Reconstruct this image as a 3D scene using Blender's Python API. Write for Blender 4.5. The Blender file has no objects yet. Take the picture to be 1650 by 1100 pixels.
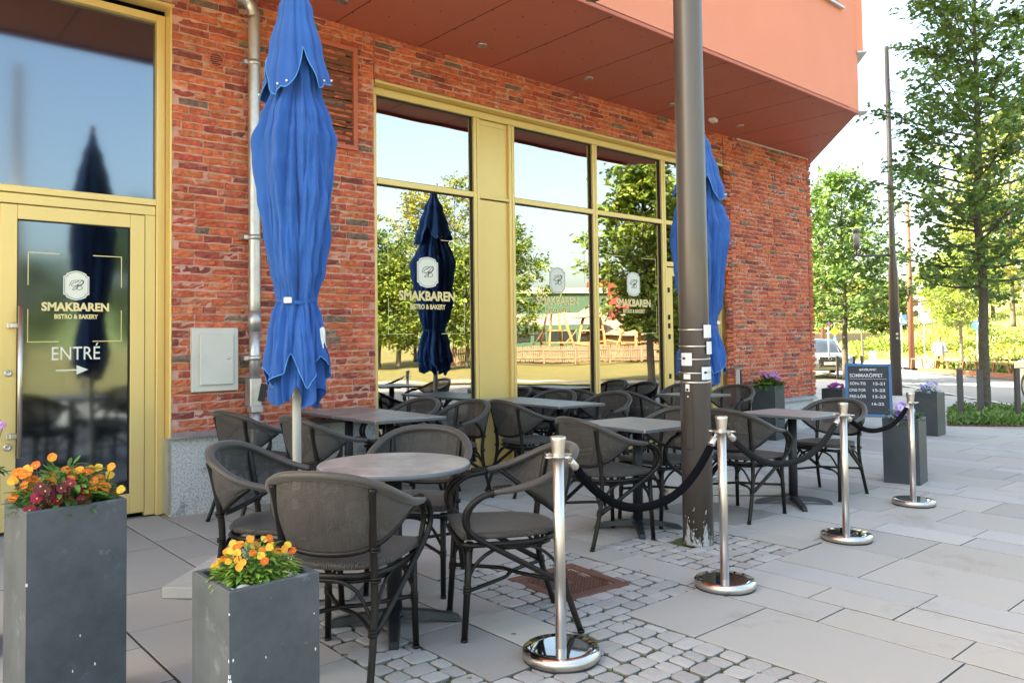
import bpy, bmesh, math, random
from mathutils import Vector, Matrix, Euler
R = math.radians
sc = bpy.context.scene
COL = sc.collection
rnd = random.Random(7)

# ------------------------------------------------------------------ camera
cam_d = bpy.data.cameras.new('camera')
cam = bpy.data.objects.new('camera', cam_d)
COL.objects.link(cam)
cam_d.sensor_width = 36.0
cam_d.lens = 36.0 * 1246.2855 / 1650.0
cam_d.shift_y = -48.29 / 1650.0
cam_d.clip_start = 0.05
cam_d.clip_end = 2000
cam.matrix_world = Matrix((
    (0.74784322, -0.01261431, -0.66375552, 0.0),
    (-0.66375156, -0.03351585, -0.74720181, 0.0),
    (-0.0128209, 0.99935858, -0.03343737, 1.367),
    (0, 0, 0, 1)))
sc.camera = cam

# ------------------------------------------------------------------ sky, sun, exposure
SUN_AZ, SUN_EL = -55.0, 42.0
wd = bpy.data.worlds.new('World'); sc.world = wd; wd.use_nodes = True
wn = wd.node_tree.nodes
sky = wn.new('ShaderNodeTexSky'); sky.sky_type = 'NISHITA'; sky.sun_disc = False
sky.sun_elevation = R(SUN_EL); sky.sun_rotation = R(SUN_AZ)
sky.air_density = 1.0; sky.dust_density = 4.5; sky.ozone_density = 1.6
wd.node_tree.links.new(sky.outputs[0], wn['Background'].inputs[0])
wn['Background'].inputs[1].default_value = 0.12
sun_d = bpy.data.lights.new('sun', 'SUN'); sun_d.energy = 3.9; sun_d.angle = R(0.53); sun_d.color = (1.0, 0.93, 0.82)
sun = bpy.data.objects.new('sun', sun_d); COL.objects.link(sun)
sd = Vector((math.sin(R(SUN_AZ)) * math.cos(R(SUN_EL)), math.cos(R(SUN_AZ)) * math.cos(R(SUN_EL)), math.sin(R(SUN_EL))))
sun.rotation_euler = sd.to_track_quat('Z', 'Y').to_euler()
sc.view_settings.view_transform = 'Standard'
sc.view_settings.look = 'None'
sc.view_settings.exposure = 2.92
sc.view_settings.gamma = 1.0
sc.view_settings.use_white_balance = True
sc.view_settings.white_balance_temperature = 7900
sc.view_settings.white_balance_tint = 1
sc.cycles.max_bounces = 8
sc.cycles.diffuse_bounces = 4
sc.cycles.glossy_bounces = 4
sc.cycles.transparent_max_bounces = 24
sc.cycles.caustics_reflective = False
sc.cycles.caustics_refractive = False

def gz(x, y=0):
    return -0.0182 * min(x, 32.0)

# ------------------------------------------------------------------ materials
MATS = {}
def mat(name, base=(0.5, 0.5, 0.5), rough=0.5, metal=0.0, var=None, bump=None, attr=False, coat=0.0, spec=0.5,
        var2=None, sheen=0.0, coords='Object', transl=0.0, alpha=None):
    m = bpy.data.materials.new(name); m.use_nodes = True; MATS[name] = m
    nt = m.node_tree; N = nt.nodes; L = nt.links
    b = N['Principled BSDF']
    b.inputs['Roughness'].default_value = rough
    b.inputs['Metallic'].default_value = metal
    b.inputs['Specular IOR Level'].default_value = spec
    if coat: b.inputs['Coat Weight'].default_value = coat; b.inputs['Coat Roughness'].default_value = 0.08
    if sheen: b.inputs['Sheen Weight'].default_value = sheen
    tc = N.new('ShaderNodeTexCoord')
    src = None
    if attr:
        a = N.new('ShaderNodeVertexColor'); a.layer_name = 'col'; src = a.outputs['Color']
    else:
        c = N.new('ShaderNodeRGB'); c.outputs[0].default_value = (*base, 1); src = c.outputs[0]
    for v in (var, var2):
        if not v: continue
        col2, scale, amt = v[:3]
        n = N.new('ShaderNodeTexNoise'); n.inputs['Scale'].default_value = scale; n.inputs['Detail'].default_value = 6
        n.inputs['Roughness'].default_value = v[3] if len(v) > 3 else 0.6
        L.new(tc.outputs[coords], n.inputs['Vector'])
        r = N.new('ShaderNodeValToRGB')
        lo, hi = (v[4], v[5]) if len(v) > 5 else (0.35, 0.7)
        r.color_ramp.elements[0].position = lo; r.color_ramp.elements[1].position = hi
        L.new(n.outputs['Fac'], r.inputs[0])
        mu = N.new('ShaderNodeMath'); mu.operation = 'MULTIPLY'; mu.inputs[1].default_value = amt
        L.new(r.outputs[0], mu.inputs[0])
        mx = N.new('ShaderNodeMix'); mx.data_type = 'RGBA'
        L.new(mu.outputs[0], mx.inputs['Factor']); L.new(src, mx.inputs['A']); mx.inputs['B'].default_value = (*col2, 1)
        src = mx.outputs['Result']
    L.new(src, b.inputs['Base Color'])
    if bump:
        sc_, st = bump[:2]
        n = N.new('ShaderNodeTexNoise'); n.inputs['Scale'].default_value = sc_; n.inputs['Detail'].default_value = 8
        n.inputs['Roughness'].default_value = 0.65
        L.new(tc.outputs[coords], n.inputs['Vector'])
        bp = N.new('ShaderNodeBump'); bp.inputs['Strength'].default_value = st
        bp.inputs['Distance'].default_value = bump[2] if len(bump) > 2 else 0.005
        L.new(n.outputs['Fac'], bp.inputs['Height']); L.new(bp.outputs[0], b.inputs['Normal'])
    if transl:
        out = N['Material Output']
        t = N.new('ShaderNodeBsdfTranslucent'); L.new(src, t.inputs[0])
        ms = N.new('ShaderNodeMixShader'); ms.inputs[0].default_value = transl
        L.new(b.outputs[0], ms.inputs[1]); L.new(t.outputs[0], ms.inputs[2]); L.new(ms.outputs[0], out.inputs[0])
    return m

def glass_mat(name, refl, tint, rough, rcol, wav):
    m = bpy.data.materials.new(name); m.use_nodes = True; MATS[name] = m
    nt = m.node_tree; N = nt.nodes; L = nt.links; N.remove(N['Principled BSDF'])
    g = N.new('ShaderNodeBsdfGlossy'); g.inputs['Roughness'].default_value = rough; g.inputs['Color'].default_value = (*rcol, 1)
    t = N.new('ShaderNodeBsdfTransparent'); t.inputs[0].default_value = (*tint, 1)
    ms = N.new('ShaderNodeMixShader'); ms.inputs[0].default_value = refl
    fr = N.new('ShaderNodeLayerWeight'); fr.inputs[0].default_value = 0.35
    mr = N.new('ShaderNodeMapRange'); mr.inputs['To Min'].default_value = refl; mr.inputs['To Max'].default_value = 1.0
    L.new(fr.outputs['Fresnel'], mr.inputs['Value']); L.new(mr.outputs[0], ms.inputs[0])
    L.new(t.outputs[0], ms.inputs[1]); L.new(g.outputs[0], ms.inputs[2]); L.new(ms.outputs[0], N['Material Output'].inputs[0])
    if wav:
        tc = N.new('ShaderNodeTexCoord')
        n = N.new('ShaderNodeTexNoise'); n.inputs['Scale'].default_value = 1.3; n.inputs['Detail'].default_value = 1
        bp = N.new('ShaderNodeBump'); bp.inputs['Strength'].default_value = wav; bp.inputs['Distance'].default_value = 0.02
        L.new(tc.outputs['Object'], n.inputs['Vector']); L.new(n.outputs['Fac'], bp.inputs['Height']); L.new(bp.outputs[0], g.inputs['Normal'])
    return m

# ------------------------------------------------------------------ mesh builder
class MB:
    def __init__(s): s.v = []; s.f = []; s.c = []; s.mi = []; s.uv = {}; s.sm = []
    def face(s, idx, col=None, mi=0, smooth=False):
        s.f.append(tuple(idx)); s.c.append(col); s.mi.append(mi); s.sm.append(smooth)
    def add(s, p): s.v.append(tuple(p)); return len(s.v) - 1
    def quad(s, a, b, c, d, col=None, mi=0, smooth=False):
        i = len(s.v); s.v += [tuple(a), tuple(b), tuple(c), tuple(d)]; s.face((i, i + 1, i + 2, i + 3), col, mi, smooth)
    def poly(s, pts, col=None, mi=0):
        i = len(s.v); s.v += [tuple(p) for p in pts]; s.face(range(i, i + len(pts)), col, mi)
    def box(s, c, d, col=None, rot=None, bev=0.0, mi=0):
        cx, cy, cz = c; hx, hy, hz = d[0] / 2, d[1] / 2, d[2] / 2
        b = min(bev, hx * .9, hy * .9, hz * .9)
        M = rot if rot is not None else None
        def T(p):
            if M is not None: p = M @ Vector(p)
            return (p[0] + cx, p[1] + cy, p[2] + cz)
        if b <= 0:
            i = len(s.v)
            for z in (-hz, hz):
                for x, y in ((-hx, -hy), (hx, -hy), (hx, hy), (-hx, hy)): s.v.append(T((x, y, z)))
            for q in ((3, 2, 1, 0), (4, 5, 6, 7), (0, 1, 5, 4), (1, 2, 6, 5), (2, 3, 7, 6), (3, 0, 4, 7)):
                s.face([i + k for k in q], col, mi)
            return
        i = len(s.v); idx = {}
        for sx in (-1, 1):
            for sy in (-1, 1):
                for sz in (-1, 1):
                    for ax in range(3):
                        p = [sx * (hx - b), sy * (hy - b), sz * (hz - b)]
                        p[ax] = (sx * hx, sy * hy, sz * hz)[ax]
                        idx[(sx, sy, sz, ax)] = s.add(T(p))
        for ax in range(3):
            o = [k for k in range(3) if k != ax]
            for sg in (-1, 1):
                q = []
                for a_, b_ in ((-1, -1), (1, -1), (1, 1), (-1, 1)):
                    k = [0, 0, 0]; k[ax] = sg; k[o[0]] = a_; k[o[1]] = b_; q.append(idx[(k[0], k[1], k[2], ax)])
                if (sg < 0) != (ax == 1): q = q[::-1]
                s.face(q, col, mi)
        for ax in range(3):   # edges along ax
            o = [k for k in range(3) if k != ax]
            for a_ in (-1, 1):
                for b_ in (-1, 1):
                    k0 = [0, 0, 0]; k1 = [0, 0, 0]; k0[ax] = -1; k1[ax] = 1
                    for k in (k0, k1): k[o[0]] = a_; k[o[1]] = b_
                    q = [idx[(*k0, o[0])], idx[(*k1, o[0])], idx[(*k1, o[1])], idx[(*k0, o[1])]]
                    if (a_ * b_ > 0) != (ax == 1): q = q[::-1]
                    s.face(q, col, mi)
        for sx in (-1, 1):
            for sy in (-1, 1):
                for sz in (-1, 1):
                    q = [idx[(sx, sy, sz, k)] for k in range(3)]
                    if sx * sy * sz < 0: q = q[::-1]
                    s.face(q, col, mi)
    def tube(s, path, r, n=8, col=None, caps=True, closed=False, sx=1.0, up=None, mi=0):
        P = [Vector(p) for p in path]; m = len(P)
        rr = r if isinstance(r, (list, tuple)) else [r] * m
        prev = None; rings = []
        for k in range(m):
            if closed: t = P[(k + 1) % m] - P[k - 1]
            else: t = P[min(k + 1, m - 1)] - P[max(k - 1, 0)]
            if t.length < 1e-9: t = Vector((0, 0, 1))
            t.normalize()
            if prev is None:
                u = Vector(up) if up else (Vector((0, 0, 1)) if abs(t.z) < 0.9 else Vector((1, 0, 0)))
            else: u = prev
            a = u - t * u.dot(t)
            if a.length < 1e-6: a = t.orthogonal()
            a.normalize(); prev = a; b = t.cross(a)
            i = len(s.v)
            for q in range(n):
                an = 2 * math.pi * q / n
                s.v.append(tuple(P[k] + a * (rr[k] * math.cos(an)) + b * (rr[k] * sx * math.sin(an))))
            rings.append(i)
        for k in range(m - 1 + (1 if closed else 0)):
            i, j = rings[k], rings[(k + 1) % m]
            for q in range(n):
                q2 = (q + 1) % n
                s.face((i + q, i + q2, j + q2, j + q), col, mi, True)
        if caps and not closed:
            s.face([rings[0] + q for q in range(n)][::-1], col, mi)
            s.face([rings[-1] + q for q in range(n)], col, mi)
    def lathe(s, prof, c=(0, 0, 0), n=24, col=None, mi=0, smooth=True):
        rings = []
        for r, z in prof:
            i = len(s.v)
            for q in range(n):
                a = 2 * math.pi * q / n
                s.v.append((c[0] + r * math.cos(a), c[1] + r * math.sin(a), c[2] + z))
            rings.append(i)
        for k in range(len(prof) - 1):
            i, j = rings[k], rings[k + 1]
            for q in range(n):
                q2 = (q + 1) % n; s.face((i + q, i + q2, j + q2, j + q), col, mi, smooth)
        s.face([rings[0] + q for q in range(n)][::-1], col, mi)
        s.face([rings[-1] + q for q in range(n)], col, mi)
    def grid(s, fn, nu, nv, col=None, mi=0, uv=None, smooth=True):
        i = len(s.v)
        for a in range(nu + 1):
            for b in range(nv + 1):
                s.v.append(tuple(fn(a / nu, b / nv)))
        for a in range(nu):
            for b in range(nv):
                k = i + a * (nv + 1) + b
                q = (k, k + nv + 1, k + nv + 2, k + 1)
                if uv:
                    s.uv[len(s.f)] = [uv(a / nu, b / nv), uv((a + 1) / nu, b / nv), uv((a + 1) / nu, (b + 1) / nv), uv(a / nu, (b + 1) / nv)]
                s.face(q, col, mi, smooth)
    def prism(s, pts, z0, z1, col=None, mi=0):
        n = len(pts); i = len(s.v)
        for z in (z0, z1):
            for x, y in pts: s.v.append((x, y, z))
        s.face([i + k for k in range(n)][::-1], col, mi); s.face([i + n + k for k in range(n)], col, mi)
        for k in range(n):
            k2 = (k + 1) % n; s.face((i + k, i + k2, i + n + k2, i + n + k), col, mi)
    def xform(s, M, start=0):
        for k in range(start, len(s.v)): s.v[k] = tuple(M @ Vector(s.v[k]))
    def build(s, name, material=None, parent=None, loc=None, **props):
        me = bpy.data.meshes.new(name); me.from_pydata(s.v, [], s.f)
        ms = material if isinstance(material, (list, tuple)) else [material]
        for m in ms:
            if m: me.materials.append(m)
        me.polygons.foreach_set('use_smooth', s.sm)
        if len(ms) > 1: me.polygons.foreach_set('material_index', s.mi)
        if any(c is not None for c in s.c):
            ca = me.color_attributes.new('col', 'FLOAT_COLOR', 'CORNER'); data = []
            for p, c in zip(me.polygons, s.c):
                c = c or (0.5, 0.5, 0.5)
                data += [c[0], c[1], c[2], 1.0] * p.loop_total
            ca.data.foreach_set('color', data)
        if s.uv:
            ul = me.uv_layers.new(name='UVMap'); data = []
            for k, p in enumerate(me.polygons):
                u = s.uv.get(k)
                if u is None: data += [0.0, 0.0] * p.loop_total
                else:
                    for q in u: data += [q[0], q[1]]
            ul.data.foreach_set('uv', data)
        me.update()
        o = bpy.data.objects.new(name, me); COL.objects.link(o)
        if loc: o.location = loc
        if parent: o.parent = parent
        for k, v in props.items(): o[k] = v
        return o

def empty(name, label, cat, loc=(0, 0, 0), rz=0.0, group=None):
    o = bpy.data.objects.new(name, None); COL.objects.link(o); o.location = loc; o.rotation_euler = (0, 0, rz)
    o['label'] = label; o['category'] = cat
    if group: o['group'] = group
    return o
def kids(o): return [c for c in bpy.data.objects if c.parent is o]
def copy_thing(src, label, loc, rz=0.0, rot=None, scale=None, group=None):
    def rec(o, par):
        c = o.copy(); COL.objects.link(c)
        if par: c.parent = par
        for ch in KID[o.name]: rec(ch, c)
        return c
    def reg(o):
        KID[o.name] = kids(o)
        for ch in KID[o.name]: reg(ch)
    if src.name not in KID: reg(src)
    r = rec(src, None); r.location = loc
    r.rotation_euler = rot if rot else (0, 0, rz)
    if scale: r.scale = scale if isinstance(scale, (tuple, list)) else (scale,) * 3
    r['label'] = label
    if group: r['group'] = group
    return r
KID = {}
def smooth_path(pts, k=4):
    P = [Vector(p) for p in pts]; out = []
    for i in range(len(P) - 1):
        p0 = P[max(i - 1, 0)]; p1 = P[i]; p2 = P[i + 1]; p3 = P[min(i + 2, len(P) - 1)]
        for j in range(k):
            t = j / k
            out.append(0.5 * ((2 * p1) + (-p0 + p2) * t + (2 * p0 - 5 * p1 + 4 * p2 - p3) * t * t + (-p0 + 3 * p1 - 3 * p2 + p3) * t ** 3))
    out.append(P[-1]); return out
def text(name, s, size, loc, rot, material, parent=None, bold=0.0, depth=0.0006, align='CENTER', sx=1.0):
    cu = bpy.data.curves.new(name, 'FONT'); cu.body = s; cu.size = size; cu.align_x = align; cu.align_y = 'CENTER'
    cu.extrude = depth; cu.offset = bold; cu.resolution_u = 3
    t = bpy.data.objects.new(name, cu); COL.objects.link(t)
    dg = bpy.context.evaluated_depsgraph_get()
    me = bpy.data.meshes.new_from_object(t.evaluated_get(dg))
    bpy.data.objects.remove(t)
    o = bpy.data.objects.new(name, me); COL.objects.link(o); o.location = loc; o.rotation_euler = rot; o.scale = (sx, 1, 1)
    me.materials.clear(); me.materials.append(material)
    if parent: o.parent = parent
    return o
def noise(x, y=0.0, z=0.0):
    from mathutils import noise as mn
    return mn.noise(Vector((x, y, z)))

# palette
mat('brick', attr=True, rough=0.88, var=((0.78, 0.60, 0.46), 9.0, 0.62, 0.75, 0.55, 0.80), var2=((0.14, 0.028, 0.02), 20.0, 0.55, 0.7, 0.35, 0.8), bump=(38, 1.0, 0.03), coords='Object')
mat('mortar', (0.66, 0.38, 0.30), 0.95, var=((0.3, 0.13, 0.09), 8, 0.5), bump=(60, 0.6, 0.008))
mat('granite', (0.60, 0.60, 0.58), 0.7, var=((0.25, 0.26, 0.27), 70, 0.7, 0.5, 0.46, 0.60), var2=((0.10, 0.10, 0.08), 2.6, 0.8, 0.75, 0.52, 0.66), bump=(150, 0.2, 0.002))
mat('zinc', (0.55, 0.56, 0.57), 0.38, 0.75, var=((0.32, 0.32, 0.31), 9, 0.5), bump=(20, 0.15, 0.003))
mat('gold_alu', (0.80, 0.60, 0.25), 0.45, 0.5, var=((0.72, 0.53, 0.20), 3, 0.35), bump=(300, 0.03, 0.0005))
mat('rubber', (0.018, 0.018, 0.02), 0.6)
mat('soffit_red', (0.50, 0.135, 0.082), 0.6, var=((0.45, 0.118, 0.072), 2, 0.5), bump=(120, 0.05, 0.001))
mat('render_red', (0.72, 0.265, 0.175), 0.85, var=((0.66, 0.235, 0.15), 1.5, 0.5), bump=(90, 0.2, 0.002))
mat('dark_interior', (0.030, 0.036, 0.048), 0.8)
mat('curtain', (0.30, 0.34, 0.36), 0.9)
mat('gold_leaf', (0.86, 0.72, 0.36), 0.5, 0.0, spec=0.3)
mat('silver_leaf', (0.80, 0.80, 0.72), 0.5)
mat('ink', (0.012, 0.014, 0.018), 0.6)
glass_mat('window_glass', 0.42, (0.42, 0.44, 0.45), 0.004, (0.93, 0.93, 0.92), 0.10)
glass_mat('door_glass', 0.19, (0.30, 0.36, 0.42), 0.07, (0.70, 0.80, 0.92), 0.05)
mat('steel', (0.60, 0.56, 0.52), 0.38, 1.0, var=((0.55, 0.51, 0.46), 5, 0.4))
mat('mirror_steel', (0.78, 0.78, 0.78), 0.05, 1.0)
mat('white_metal', (0.62, 0.61, 0.57), 0.45, var=((0.5, 0.48, 0.42), 3, 0.5))
mat('slab', attr=True, rough=0.78, var=((0.20, 0.175, 0.145), 1.3, 0.6, 0.8, 0.57, 0.70), var2=((0.38, 0.37, 0.35), 240, 0.45), bump=(180, 0.25, 0.0015))
mat('sett', attr=True, rough=0.8, var=((0.52, 0.51, 0.50), 300, 0.5), bump=(70, 0.8, 0.006))
mat('joint', (0.040, 0.036, 0.028), 0.95, var=((0.06, 0.10, 0.008), 4.5, 0.95, 0.7, 0.42, 0.58), bump=(90, 0.8, 0.006))
mat('asphalt', (0.20, 0.20, 0.205), 0.9, var=((0.25, 0.25, 0.25), 150, 0.5), bump=(200, 0.3, 0.003))
mat('planter', (0.038, 0.047, 0.058), 0.55, var=((0.075, 0.088, 0.102), 5, 0.7, .7, .35, .62), var2=((0.24, 0.27, 0.30), 9, 0.5, 0.7, 0.60, 0.74), bump=(40, 0.15, 0.002))
mat('planter_smooth', (0.032, 0.042, 0.052), 0.45, var=((0.075, 0.09, 0.10), 4, 0.5), bump=(30, 0.08, 0.002))
mat('soil', (0.03, 0.022, 0.015), 1.0, bump=(60, 1.0, 0.02))
mat('pebble', attr=True, rough=0.7, bump=(60, 0.2, 0.003))
mat('petal', attr=True, rough=0.65, transl=0.25)
mat('leaf', attr=True, rough=0.5, transl=0.28)
mat('bark', (0.13, 0.115, 0.085), 0.95, var=((0.055, 0.05, 0.038), 16, 0.8), bump=(30, 1.0, 0.02))
mat('cloth_blue', (0.007, 0.080, 0.33), 0.8, var=((0.012, 0.105, 0.39), 2.5, 0.6), bump=(16, 0.45, 0.012), sheen=0.15, transl=0.06)
mat('cloth_hem', (0.06, 0.24, 0.56), 0.7)
mat('lamp_paint', (0.115, 0.096, 0.085), 0.34, 0.35, var=((0.13, 0.11, 0.1), 3, 0.4), var2=None)
mat('white_plastic', (0.72, 0.72, 0.70), 0.45)
mat('sticker', (0.62, 0.66, 0.70), 0.5)
mat('black_metal', (0.020, 0.023, 0.028), 0.42, 0.2, bump=(80, 0.1, 0.001))
mat('cane', (0.007, 0.006, 0.0056), 0.42, 0.0, var=((0.022, 0.017, 0.015), 22, 0.5, 0.7, 0.5, 0.75), bump=(120, 0.25, 0.002), spec=0.28)
mat('velvet', (0.004, 0.0042, 0.006), 0.95, spec=0.05)
mat('rope', (0.010, 0.011, 0.012), 0.8, spec=.2)
mat('rust', (0.14, 0.062, 0.042), 0.8, var=((0.075, 0.042, 0.032), 14, 0.7), bump=(80, 0.7, 0.005))
mat('tabletop', (0.17, 0.15, 0.14), 0.40, var=((0.33, 0.32, 0.305), 4, 0.95, 0.7, .36, .62), var2=((0.17, 0.095, 0.08), 2.2, 0.6, .6, .52, .72), bump=(40, 0.05, 0.001))
mat('tabletop_grey', (0.25, 0.25, 0.245), 0.38, var=((0.33, 0.325, 0.31), 5, 0.8), var2=((0.17, 0.165, 0.16), 2.2, 0.5), bump=(40, 0.05, 0.001))
mat('table_edge', (0.10, 0.11, 0.125), 0.45)
mat('board_blue', (0.035, 0.15, 0.34), 0.5, var=((0.05, 0.2, 0.42), 20, 0.6))
mat('chalkboard', (0.045, 0.05, 0.06), 0.8, var=((0.07, 0.078, 0.09), 5, 0.6))
mat('chalk', (0.72, 0.74, 0.76), 0.95)
mat('grass', (0.17, 0.16, 0.04), 0.95, var=((0.25, 0.19, 0.075), .6, 0.9), bump=(40, 1, 0.05))

def weave_mat():
    m = mat('weave', (0.085, 0.077, 0.070), 0.5, bump=None, sheen=0.12, spec=0.3)
    nt = m.node_tree; N = nt.nodes; L = nt.links; b = N['Principled BSDF']
    uvn = N.new('ShaderNodeUVMap'); uvn.uv_map = 'UVMap'
    sp = N.new('ShaderNodeSeparateXYZ'); L.new(uvn.outputs[0], sp.inputs[0])
    def wv(o, f, ph=0):
        a = N.new('ShaderNodeMath'); a.operation = 'MULTIPLY'; a.inputs[1].default_value = f; L.new(o, a.inputs[0])
        s_ = N.new('ShaderNodeMath'); s_.operation = 'SINE'; L.new(a.outputs[0], s_.inputs[0]); return s_.outputs[0]
    F_ = 2 * math.pi / 0.0105
    mu = N.new('ShaderNodeMath'); mu.operation = 'MULTIPLY'; L.new(wv(sp.outputs[0], F_), mu.inputs[0]); L.new(wv(sp.outputs[1], F_), mu.inputs[1])
    st = N.new('ShaderNodeTexNoise'); st.inputs['Scale'].default_value = 1.0; st.inputs['Detail'].default_value = 3
    mp = N.new('ShaderNodeMapping'); mp.inputs['Scale'].default_value = (220, 14, 1)
    L.new(uvn.outputs[0], mp.inputs[0]); L.new(mp.outputs[0], st.inputs['Vector'])
    r = N.new('ShaderNodeMapRange'); r.inputs['From Min'].default_value = -1; L.new(mu.outputs[0], r.inputs['Value'])
    ad = N.new('ShaderNodeMath'); ad.operation = 'MULTIPLY_ADD'; ad.inputs[1].default_value = 0.6; L.new(r.outputs[0], ad.inputs[0]); L.new(st.outputs['Fac'], ad.inputs[2])
    cr = N.new('ShaderNodeValToRGB'); cr.color_ramp.elements[0].position = 0.35; cr.color_ramp.elements[0].color = (0.006, 0.005, 0.0045, 1)
    cr.color_ramp.elements[1].position = 1.05; cr.color_ramp.elements[1].color = (0.072, 0.062, 0.056, 1)
    L.new(ad.outputs[0], cr.inputs[0]); L.new(cr.outputs[0], b.inputs['Base Color'])
    bp = N.new('ShaderNodeBump'); bp.inputs['Strength'].default_value = 0.5; bp.inputs['Distance'].default_value = 0.002
    L.new(mu.outputs[0], bp.inputs['Height']); L.new(bp.outputs[0], b.inputs['Normal'])
    # open weave lets a little light through
    t = N.new('ShaderNodeBsdfTransparent'); ms = N.new('ShaderNodeMixShader')
    gt = N.new('ShaderNodeMath'); gt.operation = 'LESS_THAN'; gt.inputs[1].default_value = -0.70; L.new(mu.outputs[0], gt.inputs[0])
    L.new(gt.outputs[0], ms.inputs[0]); L.new(b.outputs[0], ms.inputs[1]); L.new(t.outputs[0], ms.inputs[2])
    L.new(ms.outputs[0], N['Material Output'].inputs[0])
weave_mat()
M_ = MATS
# ================================================================== THE GROUND
def struct(o): o['kind'] = 'structure'; return o
# base terrain: one sheet to the horizon, following the plaza's slope
g = MB()
xs = [-900, -300, -120, -60, -30, -15, 0, 10, 20, 32, 60, 120, 300, 900]
ys = [-900, -300, -120, -60, -45, -30, -20, -12, -8, 0, 20, 60, 120, 300, 900]
idx = {}
for i, x in enumerate(xs):
    for j, y in enumerate(ys):
        z = gz(max(x, -15)) - 0.14
        idx[i, j] = g.add((x, y, z))
for i in range(len(xs) - 1):
    for j in range(len(ys) - 1):
        g.face((idx[i, j], idx[i + 1, j], idx[i + 1, j + 1], idx[i, j + 1]))
ground = struct(g.build('ground', M_['grass']))
ground['label'] = 'dry green grass around the plaza'
# joint bed under the paving
g = MB()
def sheet(m, pts, dz, seg=4):
    m.poly([(x, y, gz(x) + dz) for x, y in pts])
bed = [(-14, -7.0), (-14, 6.9), (12.6, 6.9), (12.6, 14), (32, 22), (32, 14.0), (28.3, 11.16), (23.5, 7.75), (19.5, 4.9), (14, 1.0), (2.8, -7.0)]
sheet(g, bed, -0.014)
struct(g.build('paving_bed', M_['joint']))

def jit(a): return rnd.uniform(-a, a)
SETT = [(2.70, 3.72, 2.64, 3.74), (2.05, 3.08, -7, 2.47), (3.70 - .64, 3.70 - .62, 0, 0), (4.03, 4.96, 2.66, 3.62), (1.74, 2.05, -7, 3.92)]
SETT = [z for z in SETT if z[3] > z[2]]
SETT.append((2.72, 3.08, 2.47, 2.64))
XJ = [-3.9, -3.28, -2.66, -2.35, -2.04, -1.42, -0.80, -0.14, 0.48, 1.10, 1.74, 2.05, 2.40, 2.70, 3.08, 3.72, 4.03, 4.31, 4.61, 5.25, 5.88, 6.21, 6.54, 7.18, 7.80, 8.13, 8.46, 9.10, 9.74, 10.06, 10.38, 11.02, 11.66,
      11.98, 12.3, 12.94, 13.58, 13.9, 14.22, 14.86, 15.5, 15.82, 16.14, 16.78, 17.42, 17.74, 18.06, 18.7, 19.34, 19.98, 20.6, 21.2, 21.8, 22.4, 23.0, 23.7, 24.4, 25.1, 25.8, 26.5, 27.2, 28, 29, 30, 31, 32]
x = -3.9
while x > -13: x -= 0.62; XJ.insert(0, x)
def in_bed(x, y):
    c = False; n = len(bed)
    for i in range(n):
        x1, y1 = bed[i]; x2, y2 = bed[(i + 1) % n]
        if (y1 > y) != (y2 > y) and x < (x2 - x1) * (y - y1) / (y2 - y1) + x1: c = not c
    return c
def slab_col(kind):
    if kind == 'band': b = rnd.choice([(0.379, 0.379, 0.385), (0.361, 0.361, 0.367), (0.397, 0.397, 0.397)])
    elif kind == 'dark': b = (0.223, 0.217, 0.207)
    else: b = rnd.choice([(0.349, 0.340, 0.322), (0.361, 0.352, 0.335), (0.319, 0.313, 0.301), (0.361, 0.346, 0.319), (0.301, 0.298, 0.289), (0.373, 0.364, 0.349)])
    k = rnd.uniform(0.90, 1.07); return tuple(c * k for c in b)
def slab(m, x0, x1, y0, y1, col, gap=0.008):
    x0 += gap * .75; x1 -= gap * .75; y0 += gap * .5; y1 -= gap * .5
    h = jit(0.0015); c = 0.002; dk = (0.10, 0.095, 0.085); t = []; bt = []
    for x, y, sx, sy in ((x0, y0, 1, 1), (x1, y0, -1, 1), (x1, y1, -1, -1), (x0, y1, 1, -1)):
        t.append(m.add((x + sx * c, y + sy * c, gz(x) + h))); bt.append(m.add((x, y, gz(x) + h - c)))
    lo = [m.add((m.v[k][0], m.v[k][1], m.v[k][2] - 0.02)) for k in bt]
    m.face(t, col)
    for k in range(4):
        k2 = (k + 1) % 4
        m.face((bt[k], bt[k2], t[k2], t[k]), col); m.face((lo[k], lo[k2], bt[k2], bt[k]), dk)
pv = MB()
GR = (3.03, 3.47, 2.95, 3.45)   # manhole
for a, b in zip(XJ[:-1], XJ[1:]):
    w = b - a; cx = (a + b) / 2
    kind = 'band' if w < 0.34 and not (1.7 < cx < 4.2) else 'slab'
    bl = [(z[2], z[3]) for z in SETT if z[0] < cx < z[1]]
    segs = [(-7.0, 16.0)]
    for lo, hi in bl:
        ns = []
        for s0, s1 in segs:
            if hi <= s0 or lo >= s1: ns.append((s0, s1)); continue
            if lo > s0: ns.append((s0, lo))
            if hi < s1: ns.append((hi, s1))
        segs = ns
    for s0, s1 in segs:
        y = s0 if s0 > -6.9 else s0 - rnd.uniform(0, 0.6)
        while y < s1 - 0.01:
            L_ = rnd.choice([0.45, 0.62, 0.62, 0.78, 0.95]) if kind == 'slab' else rnd.choice([0.62, 0.8, 0.95])
            y2 = min(y + L_, s1)
            if s1 - y2 < 0.25: y2 = s1
            mx, my = cx, (y + y2) / 2
            if in_bed(mx, my) and in_bed(a + .05, my) and in_bed(b - .05, my):
                k = kind
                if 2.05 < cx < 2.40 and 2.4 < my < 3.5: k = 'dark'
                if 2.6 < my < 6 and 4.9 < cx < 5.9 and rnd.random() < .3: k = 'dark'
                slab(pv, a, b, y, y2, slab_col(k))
            y = y2
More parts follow.
